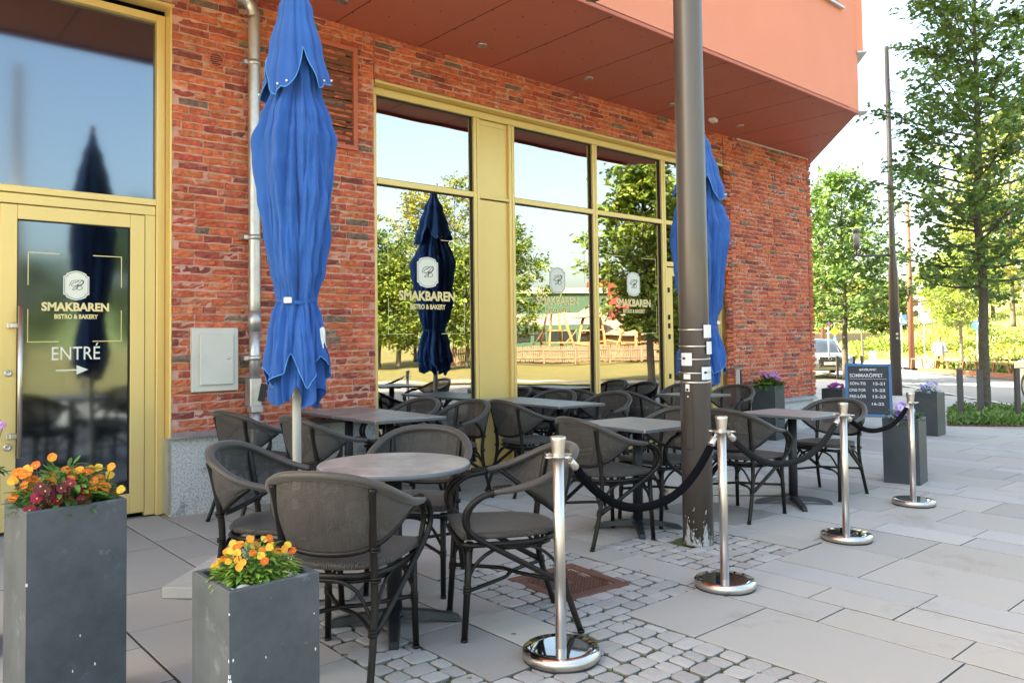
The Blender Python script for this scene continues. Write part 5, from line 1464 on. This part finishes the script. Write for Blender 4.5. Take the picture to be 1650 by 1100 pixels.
for a, b in (((14.60, 5.07), (15.47, 4.16)), ((15.47, 4.16), (18.9, 4.58)), ((14.60, 5.07), (16.42, 5.70))):
    A_ = Vector((a[0] - 15, a[1] - 4.6, gz(a[0]) - gz(15) + .01)); B_ = Vector((b[0] - 15, b[1] - 4.6, gz(b[0]) - gz(15) + .01)); n_ = int((B_ - A_).length / .085)
    m.tube([A_, B_], .012, 4)
    for k in range(n_): q = A_.lerp(B_, (k + .5) / n_); m.box(q, (.05, .03, .03), rot=Matrix.Rotation(R(30), 3, 'Z'))
m.build('edge', M_['rust'], be)
# bollards: dark flat steel, in hoops
mat('bollard_steel', (0.075, 0.070, 0.072), 0.5, 0.3)
def bollard(label, x, y, hoop=True, h=.93, rz=0, zg=None):
    o = empty('bike_hoop' if hoop else 'bollard', label, 'bollard', (x, y, gz(x) if zg is None else zg), R(rz), 'dark steel bollards')
    m = MB(); m.box((-.16 if hoop else 0, 0, h / 2), (.10, .055, h), bev=.003); m.build('upright', M_['bollard_steel'], o)
    if hoop:
        m = MB(); m.box((.16, 0, h / 2), (.10, .055, h), bev=.003); m.build('upright', M_['bollard_steel'], o)
        m = MB(); m.box((0, 0, h + .004), (.42, .057, .008)); m.build('top_plate', M_['bollard_steel'], o)
    return o
bollard('flat dark steel hoop at the left end of the tree bed', 15.65, 5.05, True, .95, -62)
bollard('flat dark steel hoop at the right of the tree trunk', 16.45, 4.42, True, .98, -22)
for k, (px, d, lb) in enumerate(((1353, 32.6, 'dark steel hoop in front of the parked car'), (1380, 32.2, 'dark steel hoop right of the second street tree'))):
    x, y = far(br_(px), d); bollard(lb, x, y, True, .95, -40, -.55)
# distant lamp posts
mat('rust_paint', (0.17, 0.065, 0.035), 0.55)
l2 = empty('lamp_post', 'tall brown lamp post with a glass lantern on an arm, behind the chalkboard', 'lamp post', (22.75, 9.23, gz(22.75)), 0, 'brown lamp posts')
m = MB(); m.tube([(0, 0, 0), (0, 0, 3.5), (0, 0, 3.9), (0, 0, 10.0)], [.150, .128, .088, .058], 24); m.build('pole', M_['lamp_paint'], l2)
lamp_arm(l2, 3.98, 1.0, (-.70, .71, 0), 1.1)
m = MB(); m.tube([(.11, -.1, 1.72), (.112, -.102, 1.72)], .03, 8); m.box((-.09, -.10, 1.74), (.07, .04, .06)); m.box((-.09, -.10, 1.62), (.05, .04, .06)); m.build('sticker', M_['white_plastic'], l2)
x, y = far(br_(1467), 42); l3 = empty('lamp_post', 'slim rust coloured lamp post beyond the road', 'lamp post', (x, y, -.58), 0)
m = MB(); m.tube([(0, 0, 0), (0, 0, 9.0)], [.17, .10], 16); m.build('pole', M_['rust_paint'], l3); m = MB(); m.tube([(0, 0, 3.6), (.95, -.8, 3.65)], .03, 8); m.build('arm', M_['rust_paint'], l3)
x, y = far(br_(1325), 52); l4 = empty('sign_pole', 'thick rust coloured pole between the brick corner and the no stopping sign', 'pole', (x, y, -.58)); m = MB(); m.tube([(0, 0, 0), (0, 0, 8)], [.14, .10], 14); m.build('pole', M_['rust_paint'], l4)
# overhead wire
a = Vector((22.75, 9.23, 8.35)); b = Vector((42, 6.0, 11.5)); m = MB(); P = [a.lerp(b, k / 30) - Vector((0, 0, 1.1 * (1 - (2 * k / 30 - 1) ** 2))) for k in range(31)]
wr = empty('overhead_wire', 'thin overhead wire tied to the top of the far lamp post', 'wire', a); m.tube([p - a for p in P], .010, 5); m.build('wire', M_['rubber'], wr)
m = MB(); m.tube([Vector((.09 + .12 * math.cos(t), -.08, -.22 + .17 * math.sin(t))) for t in [2 * math.pi * k / 14 for k in range(14)]], .010, 5, closed=True); m.tube([(0, 0, .35), (.35, -.15, .05)], .01, 4); m.build('coil', M_['rubber'], wr)
# road signs
mat('sign_blue', (0.03, 0.12, 0.42), 0.4); mat('sign_red', (0.55, 0.03, 0.03), 0.4); mat('sign_yellow', (0.75, 0.42, 0.03), 0.4); mat('sign_grey', (0.22, 0.23, 0.23), 0.5, .3)
def sign(label, px, d, ztop, zg, plates, pr=.03):
    x, y = far(br_(px), d); o = empty('road_sign', label, 'road sign', (x, y, zg), math.atan2(-y, -x) + math.pi / 2, None)
    m = MB(); m.tube([(0, .03, 0), (0, .03, ztop - zg)], pr, 10); m.build('post', M_['zinc'], o)
    for kind, z, s_ in plates:
        z -= zg; Mx = Matrix.Translation((0, -.01, z)) @ Matrix.Rotation(R(90), 4, 'X')
        m = MB()
        if kind == 'stop':
            m.lathe([(s_, 0), (s_, .012)], n=28); m.xform(Mx); pl = m.build('plate', M_['sign_red'], o)
            m = MB(); m.lathe([(s_ * .8, .012), (s_ * .8, .015)], n=28); m.xform(Mx); m.build('field', M_['sign_blue'], pl)
            m = MB(); m.box((0, 0, .017), (s_ * 1.7, s_ * .16, .004), rot=Matrix.Rotation(R(45), 3, 'Z')); m.box((0, 0, .018), (s_ * .16, s_ * 1.7, .004), rot=Matrix.Rotation(R(45), 3, 'Z')); m.xform(Mx); m.build('cross', M_['sign_red'], pl)
        elif kind == 'back': m.lathe([(s_, 0), (s_, .012)], n=28); m.xform(Mx); m.build('plate', M_['sign_grey'], o)
        elif kind == 'cycle':
            m.lathe([(s_, 0), (s_, .012)], n=28); m.xform(Mx); pl = m.build('plate', M_['sign_blue'], o)
            m = MB(); m.box((0, s_ * .1, .014), (s_ * .18, s_ * .8, .003)); m.box((0, s_ * .4, .014), (s_ * .7, s_ * .15, .003)); m.xform(Mx); m.build('symbol', M_['white_plastic'], pl)
        elif kind == 'walk':
            m.box((0, 0, .006), (s_, s_, .012)); m.xform(Mx); pl = m.build('plate', M_['sign_blue'], o)
            m = MB(); m.poly([(-s_ * .42, -s_ * .36, .014), (s_ * .42, -s_ * .36, .014), (0, s_ * .4, .014)]); m.xform(Mx); m.build('triangle', M_['white_plastic'], pl)
            m = MB(); m.box((0, -s_ * .05, .016), (.05, .22, .003), rot=Matrix.Rotation(R(-8), 3, 'Z')); m.box((.03, -s_ * .26, .016), (.04, .16, .003), rot=Matrix.Rotation(R(30), 3, 'Z')); m.box((-.04, -s_ * .26, .016), (.04, .16, .003), rot=Matrix.Rotation(R(-30), 3, 'Z')); m.lathe([(.035, .015), (.035, .018)], (0, s_ * .14, 0), 10); m.xform(Mx); m.build('walking_figure', M_['ink'], pl)
        elif kind == 'warn': m.poly([(s_ * math.cos(R(a_)), s_ * math.sin(R(a_)), .01) for a_ in range(0, 360, 90)]); m.poly([(s_ * math.cos(R(a_)), s_ * math.sin(R(a_)), .0) for a_ in range(0, 360, 90)][::-1]); m.xform(Mx); m.build('plate', M_['sign_yellow'], o)
        elif kind == 'park': m.box((0, 0, .006), (s_ * .8, s_ * 1.5, .012)); m.xform(Mx); pl = m.build('plate', M_['sign_blue'], o); m = MB(); m.box((0, 0, .014), (s_ * .12, s_ * .9, .003)); m.xform(Mx); m.build('symbol', M_['white_plastic'], pl)
        elif kind == 'small': m.box((0, 0, .006), (s_, s_ * .5, .012)); m.xform(Mx); m.build('plate', M_['sign_yellow'], o)
    return o
sign('round red and blue no stopping sign in front of the parked silver car', 1334, 34.5, 2.05, -.55, [('stop', 1.84, .165)], .035)
sign('yellow diamond and blue signs on one post behind the parked car', 1344, 58, 2.2, -.58, [('warn', 1.52, .32), ('park', .92, .28), ('small', .55, .3)])
sign('blue pedestrian crossing sign half hidden by the far lamp post', 1452, 40, 2.4, -.58, [('walk', 2.02, .50)])
sign('grey back of a round sign on a slim pole', 1488, 48, 2.6, -.58, [('back', 2.3, .31)])
sign('round blue sign on a slim pole, left of the street tree trunk', 1573, 48, 2.2, -.58, [('cycle', 1.75, .27)])
x, y = far(br_(1405), 52); cb = empty('utility_cabinet', 'small white utility cabinet at the far side of the path', 'cabinet', (x, y, -.6)); m = MB(); m.box((0, 0, .36), (.4, .35, .72), bev=.02); m.build('cabinet', M_['white_metal'], cb); m = MB(); m.box((0, 0, .73), (.44, .39, .03), bev=.01); m.build('lid', M_['zinc'], cb)
# rust coloured rail and planter kerb beyond the road
ax, ay = far(br_(1466), 39.5); bx, by = far(br_(1700), 29.5); A_ = Vector((ax, ay, -.58)); B_ = Vector((bx, by, -.58)); Ln = (B_ - A_).length; D = (B_ - A_).normalized()
rl = empty('low_railing', 'low rust coloured railing with slanted posts along the far side of the road', 'railing', A_, math.atan2(D.y, D.x))
mat('corten', (0.26, 0.10, 0.05), 0.7, var=((0.16, 0.07, 0.04), 3, .6))
m = MB(); m.box((Ln / 2, 0, .60), (Ln, .10, .045)); m.build('handrail', M_['corten'], rl)
m = MB(); m.box((Ln / 2 + .4, -.02, .09), (Ln - .6, .12, .20)); m.build('kerb_board', M_['corten'], rl)
k = 0; xx = .05
while xx < Ln: m = MB(); m.box((xx, 0, .34), (.06, .08, .52), rot=Matrix.Rotation(R(-16 if k % 2 else 14), 3, 'Y')); m.build('post', M_['corten'], rl); xx += 1.15 if k % 2 else .95; k += 1
pb = MB(); r = random.Random(55); nrm_ = Vector((-D.y, D.x, 0)); nrm_ = nrm_ if nrm_.dot(Vector((ax, ay, 0))) > 0 else -nrm_
for k in range(3800):
    q = A_ + D * r.uniform(1, Ln) + nrm_ * r.uniform(.1, 3.2); c = r.choice(LIME + DRK + [(.22, .3, .06), (.3, .12, .06)]); tall = r.random() < .05
    leafshape(pb, q + Vector((0, 0, r.uniform(0, .75 if tall else .38))), Vector((r.gauss(0, .5), r.gauss(0, .5), 1)).normalized(), Vector((r.gauss(0, 1), r.gauss(0, 1), .3)).normalized(), .24, .09, c)
o = pb.build('bed_plants', M_['leaf']); o['kind'] = 'stuff'; o['label'] = 'dense planting behind the rust coloured railing'; o['category'] = 'plants'
# retaining wall and far building
x0, y0 = far(br_(1280), 74); x1, y1 = far(br_(1398), 84); rw = empty('retaining_wall', 'long pale pink retaining wall behind the parked car', 'wall', (x0, y0, -.6), math.atan2(y1 - y0, x1 - x0))
L_ = math.hypot(x1 - x0, y1 - y0); m = MB(); m.box((L_ / 2, 0, .9), (L_, .4, 2.0)); mat('pink_concrete', (0.34, 0.26, 0.23), .9, var=((.28, .22, .2), 1, .5)); m.build('wall', M_['pink_concrete'], rw); m = MB(); m.box((L_ / 2, 0, 1.94), (L_ + .1, .5, .10)); m.build('coping', M_['base_stone'], rw)
x, y = far(br_(1482), 190); fb = empty('office_building', 'distant pale office building above the slope', 'building', (x, y, 0), math.atan2(-y, -x) + math.pi / 2)
m = MB(); m.box((0, 0, 6.6), (12, 10, 13.2)); m.build('wall', M_['pale_paving'], fb)
m = MB()
for i in range(6):
    for j in range(4): m.box((-4.9 + i * 1.95, -5.02, 3 + j * 2.7), (1.3, .08, 1.5))
m.build('window', M_['window_glass'], fb); m = MB(); m.box((0, 0, 13.4), (12.4, 10.4, .35)); m.build('roof', M_['zinc'], fb)

# ================================================================== CARS
mat('car_silver', (0.30, 0.32, 0.345), 0.28, 0.7, coat=1.0); mat('car_white', (0.62, 0.63, 0.60), 0.3, 0.0, coat=1.0); mat('car_glass', (0.02, 0.025, 0.03), 0.06, 0, spec=.8, coat=1.0)
mat('tyre', (0.014, 0.014, 0.015), .85); mat('lamp_glass', (.6, .62, .65), .1, .3, coat=1); mat('plate_white', (.7, .7, .7), .5)
def car(label, x, y, zg, rz, paint):
    o = empty('parked_car', label, 'car', (x, y, zg), rz); o['group'] = 'parked cars'
    # body lofted across the width from side profiles; +X is forward
    lo = [(-2.30, .42), (-2.34, .72), (-2.28, 1.02), (-2.05, 1.10), (-.9, 1.13), (.55, 1.13), (1.25, 1.06), (1.95, .98), (2.24, .86), (2.33, .62), (2.30, .34), (1.85, .26), (-1.8, .26), (-2.2, .32)]
    m = MB(); rings = []
    for yy, sx, sz, dz in ((-.955, .95, .80, .09), (-.96, .985, .92, .03), (-.92, .995, .985, .0), (-.6, 1.0, 1.0, 0), (0, 1.012, 1.015, 0), (.6, 1.0, 1.0, 0), (.92, .995, .985, 0), (.96, .985, .92, .03), (.955, .95, .80, .09)):
        rings.append([m.add((px * sx, yy, .26 + (pz - .26) * sz + dz)) for px, pz in lo])
    n = len(lo)
    for a, b in zip(rings[:-1], rings[1:]):
        for q in range(n): m.face((a[q], b[q], b[(q + 1) % n], a[(q + 1) % n]), None, 0, True)
    m.face(rings[0]); m.face(rings[-1][::-1]); m.build('body', paint, o)
    top = [(-2.12, 1.06), (-1.75, 1.50), (-1.2, 1.63), (-.2, 1.68), (.35, 1.63), (.75, 1.42), (1.28, 1.05)]
    m = MB(); rings = []
    for yy, k in ((-.80, 0), (-.74, .55), (-.60, .97), (0, 1.015), (.60, .97), (.74, .55), (.80, 0)):
        rings.append([m.add((px * (1 - .04 * (1 - k)), yy, 1.05 + (pz - 1.05) * k)) for px, pz in top])
    n = len(top)
    for a, b in zip(rings[:-1], rings[1:]):
        for q in range(n - 1): m.face((a[q], b[q], b[q + 1], a[q + 1]), None, 0, True)
    m.build('cabin_glass', M_['car_glass'], o)
    m = MB()
    def rf(u, v):
        px = -1.55 + 1.85 * u; yy = -.64 + 1.28 * v; return (px, yy, 1.655 + .035 * math.sin(math.pi * u) - .05 * abs(2 * v - 1) ** 2 - .04 * abs(2 * u - 1) ** 3)
    m.grid(rf, 10, 8)
    for s_ in (-1, 1):
        m.tube([(.30, s_ * .60, 1.64), (.78, s_ * .70, 1.40), (1.27, s_ * .79, 1.09)], .035, 6); m.tube([(-1.5, s_ * .62, 1.60), (-1.85, s_ * .70, 1.38), (-2.1, s_ * .78, 1.08)], .045, 6); m.tube([(-.2, s_ * .655, 1.64), (-.3, s_ * .80, 1.10)], .03, 6)
    m.build('roof', paint, o)
    m = MB(); m.box((2.315, 0, .66), (.06, .98, .42), bev=.02); m.poly([(2.35, -.48, .88), (2.35, -.30, .45), (2.35, .30, .45), (2.35, .48, .88)]); m.build('grille', M_['rubber'], o)
    m = MB(); m.tube([(2.345, -.50, .9), (2.33, -.34, .66), (2.345, -.52, .42)], .014, 5); m.tube([(2.345, .50, .9), (2.33, .34, .66), (2.345, .52, .42)], .014, 5); m.box((2.33, 0, .36), (.04, 1.5, .03)); m.tube([(2.352, .07 * math.cos(t), .80 + .05 * math.sin(t)) for t in [6.283 * k / 14 for k in range(14)]], .008, 4, closed=True); m.build('trim', M_['steel'], o)
    m = MB(); m.box((2.36, 0, .60), (.015, .52, .115)); pl = m.build('number_plate', M_['plate_white'], o); m = MB(); m.box((2.369, .24, .60), (.004, .04, .11)); m.build('blue_strip', M_['sign_blue'], pl)
    t_ = text('lettering', 'KXA 466', .10, (2.370, -.02, .60), (R(90), 0, R(90)), M_['ink'], pl, bold=.002); fit(t_, .40)
    for s_ in (-1, 1):
        m = MB(); m.box((2.20, s_ * .70, .84), (.22, .36, .12), rot=Matrix.Rotation(R(-s_ * 22), 3, 'Z'), bev=.03); m.build('headlight', M_['lamp_glass'], o)
        m = MB(); m.box((.62, s_ * 1.04, 1.15), (.16, .22, .15), bev=.04); m.build('mirror', paint, o)
        for wx in (-1.42, 1.42):
            m = MB(); m.lathe([(.24, -.11), (.34, -.115), (.36, -.09), (.36, .09), (.34, .115), (.24, .11)], n=28); m.xform(Matrix.Translation((wx, s_ * .87, .36)) @ Matrix.Rotation(R(90), 4, 'X')); w = m.build('wheel', M_['tyre'], o)
            m = MB(); m.lathe([(.24, -.112), (.10, -.10), (.04, -.125)], n=10) ; m.lathe([(.04, .125), (.10, .10), (.24, .112)][::-1], n=10); m.xform(Matrix.Translation((wx, s_ * .87, .36)) @ Matrix.Rotation(R(90), 4, 'X')); m.build('rim', M_['steel'], w)
    return o
x, y = far(br_(1318), 36.6); car('silver SUV parked beyond the brick corner, its front towards the camera', x, y, gz(30) - .02, R(218), M_['car_silver'])
x, y = far(br_(1668) + .068, 20.3); car('pale car at the right edge of the picture, only its wheel and bumper showing', x, y, gz(x) - .11, R(215), M_['car_white'])

# ================================================================== THE WALKING PERSON
mat('skin', (0.50, 0.27, 0.19), .6); mat('white_cloth', (0.36, 0.36, 0.38), .9); mat('yellow_cloth', (0.34, 0.24, 0.07), .9); mat('hair', (0.16, 0.08, 0.04), .8)
def skin_mesh(name, verts, edges, radii, material, parent, root_i=0, sub=2):
    me = bpy.data.meshes.new(name); me.from_pydata(verts, edges, []); o = bpy.data.objects.new(name, me); COL.objects.link(o)
    md = o.modifiers.new('s', 'SKIN'); sv = me.skin_vertices[0].data
    for k, r_ in enumerate(radii): sv[k].radius = (r_, r_) if not isinstance(r_, tuple) else r_; sv[k].use_root = (k == root_i)
    o.modifiers.new('u', 'SUBSURF').levels = sub; o.modifiers['u'].render_levels = sub
    dg = bpy.context.evaluated_depsgraph_get(); nm = bpy.data.meshes.new_from_object(o.evaluated_get(dg)); bpy.data.objects.remove(o)
    o = bpy.data.objects.new(name, nm); COL.objects.link(o); nm.materials.clear(); nm.materials.append(material)
    nm.polygons.foreach_set('use_smooth', [True] * len(nm.polygons))
    if parent: o.parent = parent
    return o
x, y = far(br_(1512), 37.4)
pe = empty('person', 'person with short brown hair walking in a loose white shirt and pale yellow trousers', 'person', (x, y, -.58), math.atan2(-y, -x) + math.pi / 2)
V = [(0, 0, .92), (0, .01, 1.12), (0, .01, 1.32), (0, .0, 1.43), (0, -.01, 1.50), (0, -.02, 1.58), (0, -.02, 1.65),
     (.17, .0, 1.36), (.25, .03, 1.12), (.29, -.03, .90), (-.17, .0, 1.36), (-.25, .03, 1.12), (-.29, -.05, .90), (.09, 0, .88), (.10, -.10, .48), (.10, -.06, .08), (-.09, 0, .88), (-.10, .06, .48), (-.10, .22, .12),
     (.10, -.20, .03), (-.10, .10, .04)]
E_ = [(0, 1), (1, 2), (2, 3), (3, 4), (4, 5), (5, 6), (2, 7), (7, 8), (8, 9), (2, 10), (10, 11), (11, 12), (0, 13), (13, 14), (14, 15), (0, 16), (16, 17), (17, 18), (15, 19), (18, 20)]
RR = [.13, .12, .13, .06, .055, .09, .075, .06, .042, .03, .06, .042, .03, .085, .06, .04, .085, .06, .04, .035, .035]
skin_mesh('body', V, E_, RR, M_['skin'], pe)
m = MB(); m.grid(lambda u, v: ((.175 + .03 * (1 - v) + .008 * math.sin(u * 40)) * math.cos(6.283 * u) * (1 if v < .8 else 1.0 - (v - .8) * 1.9), (.135 + .02 * (1 - v)) * math.sin(6.283 * u) * (1 if v < .8 else 1.0 - (v - .8) * 1.6), .80 + .64 * v), 30, 12)
for s_ in (-1, 1): m.tube(smooth_path([(s_ * .13, 0, 1.38), (s_ * .20, .0, 1.33), (s_ * .26, .03, 1.13), (s_ * .29, -.02, .98)], 3), [.085, .085, .08, .08, .075, .075, .07, .075, .08, .085], 10)
m.build('shirt', M_['white_cloth'], pe)
m = MB()
for s_, yy, y2 in ((1, -.10, -.06), (-1, .06, .20)): m.tube(smooth_path([(s_ * .085, 0, .92), (s_ * .10, yy * .6, .68), (s_ * .10, yy, .46), (s_ * .10, y2, .14)], 3), [.11, .11, .105, .10, .095, .09, .085, .085, .085, .09], 10)
m.build('trousers', M_['yellow_cloth'], pe)
m = MB(); m.grid(lambda u, v: ((.092 * math.sin(math.pi * (.5 + v * .5)) + .004) * math.cos(6.283 * u), -.012 + (.105 * math.sin(math.pi * (.5 + v * .5)) + .004) * math.sin(6.283 * u) + .012, 1.62 + .115 * math.sin(v * math.pi / 2)), 16, 6); m.build('hair', M_['hair'], pe)
m = MB()
m.lathe([(.0, -.012), (.010, 0), (.0, .012)], (0, -.112, 1.60), 6)
for s_ in (-1, 1): m.lathe([(.0, -.006), (.008, 0), (.0, .006)], (s_ * .032, -.098, 1.625), 6); m.lathe([(.0, -.02), (.012, 0), (.0, .02)], (s_ * .09, -.01, 1.60), 6)
m.box((0, -.098, 1.56), (.045, .01, .008)); m.build('face', M_['skin'], pe)

# ================================================================== ACROSS THE STREET (seen in the windows)
GY = 13.35
def mir(px, d): x, y = far(br_(px), d); return (x, GY - y)
for px, d, H, rad, s_, cols, lb in ((612, 52, 8.6, 3.6, 61, LIME + DRK, 'dense green tree reflected at the left of the first window'), (640, 50, 6.5, 3.0, 62, LIME, 'bushy tree reflected beside the first parasol reflection'),
                                 (668, 60, 13.5, 3.4, 63, YLW, 'tall thin tree reflected behind the parasol in the first window'), (730, 62, 15, 3.8, 64, YLW + LIME, 'tallest thin tree reflected in the first window'), (752, 54, 8, 3.2, 65, LIME, 'bright bushy tree reflected near the gold panel'),
                                 (828, 58, 10.5, 3.0, 66, LIME, 'tree half reflected beside the gold panel'), (1046, 30, 9.2, 2.3, 67, LIME, 'street tree reflected in the third window'), (1092, 33, 7.6, 2.4, 68, LIME, 'street tree reflected in the side door'),
                                 (420, 70, 12, 5, 69, DRK + LIME, 'broad tree across the street opposite the brick wall'), (560, 56, 9, 4, 70, LIME, 'green tree across the street left of the first window'), (230, 44, 9, 3.2, 71, DRK, 'dark tree blurred in the entrance glass'), (40, 60, 7, 5, 72, DRK, 'low dark tree blurred at the left of the entrance glass')):
    x, y = mir(px, d); make_tree('park_tree', lb, 'tree', x, y, gz(x), H, .16, H * .17, rad, s_, 50, 5200 if H > 12 else 7000, .28, cols, 'trees across the street', lean=r.uniform(-.4, .4))
# picket fence
x0, y0 = mir(700, 54); x1, y1 = mir(1150, 60); fe = empty('picket_fence', 'brown wooden picket fence across the street', 'fence', (x0, y0, -.58), math.atan2(y1 - y0, x1 - x0)); L_ = math.hypot(x1 - x0, y1 - y0)
mat('fence_wood', (0.28, 0.17, 0.11), .9, var=((.38, .27, .2), 3, .6))
m = MB(); xx = 0; r = random.Random(6)
while xx < L_: m.box((xx, 0, .68 + r.uniform(-.03, .03)), (.09, .02, 1.15), rot=Matrix.Rotation(R(r.uniform(-2, 2)), 3, 'Y')); xx += .135
m.build('pickets', M_['fence_wood'], fe)
m = MB(); m.box((L_ / 2, .04, .95), (L_, .05, .09)); m.box((L_ / 2, .04, .38), (L_, .05, .09)); m.build('rail', M_['fence_wood'], fe)
xx = 0
while xx < L_: m = MB(); m.box((xx, .1, .62), (.12, .12, 1.25)); m.build('post', M_['fence_wood'], fe); xx += 2.6
# playground
mat('play_wood', (0.42, 0.20, 0.07), .8, var=((.5, .33, .2), 2, .6)); mat('thatch', (0.33, 0.24, 0.19), 1.0)
def frame_tower(label, px, d, rot, roof):
    x, y = mir(px, d); o = empty('play_tower', label, 'play tower', (x, y, gz(x)), rot); o['group'] = 'wooden playground across the street'
    for k, (a, b, c_, d_) in enumerate(((-1.3, -1.1, -.5, -.4), (1.3, -1.1, .5, -.4), (-1.3, 1.1, -.5, .4), (1.3, 1.1, .5, .4))):
        m = MB(); m.tube([(a, b, 0), (c_, d_, 3.9)], [.13, .09], 8); m.build('pole', M_['play_wood'], o)
    for z, w in ((1.5, 2.3), (2.5, 1.7)): m = MB(); m.box((0, 0, z), (w, w * .8, .12)); m.build('platform', M_['play_wood'], o)
    m = MB(); m.tube([(1.1, 0, 1.5), (4.4, .4, 1.1)], .12, 8); m.tube([(-1.1, 0, 2.6), (-3.2, 0, 0)], .05, 6); m.build('beam', M_['play_wood'], o)
    if roof:
        m = MB(); n_ = 14; c0 = m.add((0, 0, 4.6)); rg = [m.add((1.7 * math.cos(6.283 * q / n_), 1.5 * math.sin(6.283 * q / n_), 3.5)) for q in range(n_)]
        for q in range(n_): m.face((c0, rg[q], rg[(q + 1) % n_]))
        m.face(rg[::-1]); m.build('roof', M_['thatch'], o)
frame_tower('wooden climbing tower reflected in the second window', 896, 60, .3, False); frame_tower('wooden climbing tower with a thatched roof reflected beside the mullion', 952, 64, .8, True); frame_tower('wooden climbing tower reflected in the third window', 1025, 60, .1, True)
x, y = mir(1000, 66); sh = empty('play_hut', 'low playground hut with a wide pinkish roof', 'hut', (x, y, -.58), 1.0); m = MB(); m.box((0, 0, 1.0), (5, 4, 2)); m.build('wall', M_['fence_wood'], sh); m = MB(); i = len(m.v); m.v += [(-3.2, -2.6, 2), (3.2, -2.6, 2), (3.2, 2.6, 2), (-3.2, 2.6, 2), (-2, 0, 3.4), (2, 0, 3.4)]
for f in ((0, 1, 5, 4), (2, 3, 4, 5), (1, 2, 5), (3, 0, 4), (3, 2, 1, 0)): m.face([i + k for k in f])
m.build('roof', M_['thatch'], sh)
# school building
mat('green_wall', (0.06, 0.12, 0.075), .8); mat('grey_band', (0.40, 0.37, 0.33), .8); mat('red_wall', (0.36, 0.05, 0.045), .8)
x0, y0 = mir(800, 84); x1, y1 = mir(985, 88); scb = empty('school_building', 'long green and grey school building with a red block, across the street', 'building', (x0, y0, gz(x0)), math.atan2(y1 - y0, x1 - x0)); L_ = math.hypot(x1 - x0, y1 - y0)
m = MB(); m.box((L_ / 2, -4, 3.4), (L_, 8, 6.8)); m.build('wall', M_['green_wall'], scb); m = MB(); m.box((L_ / 2, -4, 4.0), (L_ + .1, 8.1, 1.3)); m.build('band', M_['grey_band'], scb); m = MB(); m.box((L_ / 2, -4, 7.0), (L_ + .6, 8.6, .6)); m.build('roof', M_['grey_band'], scb)
for k in range(7): m = MB(); m.box((1.0 + k * L_ / 7.2, .03, 2.1), (1.5, .08, 1.4)); m.box((1.0 + k * L_ / 7.2, .03, 2.1), (1.36, .12, 1.26)); m.build('window', M_['car_glass'], scb)
m = MB(); m.box((L_ + 1.6, -3, 4.2), (4.2, 7, 8.4)); m.build('red_block', M_['red_wall'], scb)
x0, y0 = mir(430, 90); hb = empty('apartment_house', 'pale apartment house far across the street', 'building', (x0, y0, -.6), .6); m = MB(); m.box((0, 0, 4.5), (16, 10, 9)); m.build('wall', M_['pink_concrete'], hb); m = MB(); m.box((0, 0, 9.2), (16.6, 10.6, .5)); m.build('roof', M_['grey_band'], hb)
for k in range(6):
    for j in range(3): m = MB(); m.box((-6.5 + k * 2.6, 5.02, 1.8 + j * 2.8), (1.2, .08, 1.4)); m.build('window', M_['car_glass'], hb)

# ================================================================== LITTER OF SMALL REAL THINGS
r = random.Random(15); lv_ = MB()
for k in range(46):
    x, y = r.choice([(2.2, 6.0), (1.9, 5.6), (4.2, 3.5), (3.4, 3.1), (2.0, 2.9), (5.2, 4.2), (6.3, 3.3), (8.1, 2.4), (2.5, 3.0)]); x += r.gauss(0, .6); y += r.gauss(0, .4)
    if y > 6.4: continue
    a = r.uniform(0, 6.28); leafshape(lv_, Vector((x, y, gz(x) + .004)), Vector((math.cos(a), math.sin(a), .1)), Vector((0, 0, 1)), r.uniform(.012, .04), r.uniform(.008, .02), r.choice([(.20, .17, .03), (.10, .06, .03), (.28, .24, .06), (.3, .3, .28)]))
o = lv_.build('fallen_leaves', M_['leaf']); o['kind'] = 'stuff'; o['label'] = 'scattered tiny fallen leaves on the paving'; o['category'] = 'leaves'
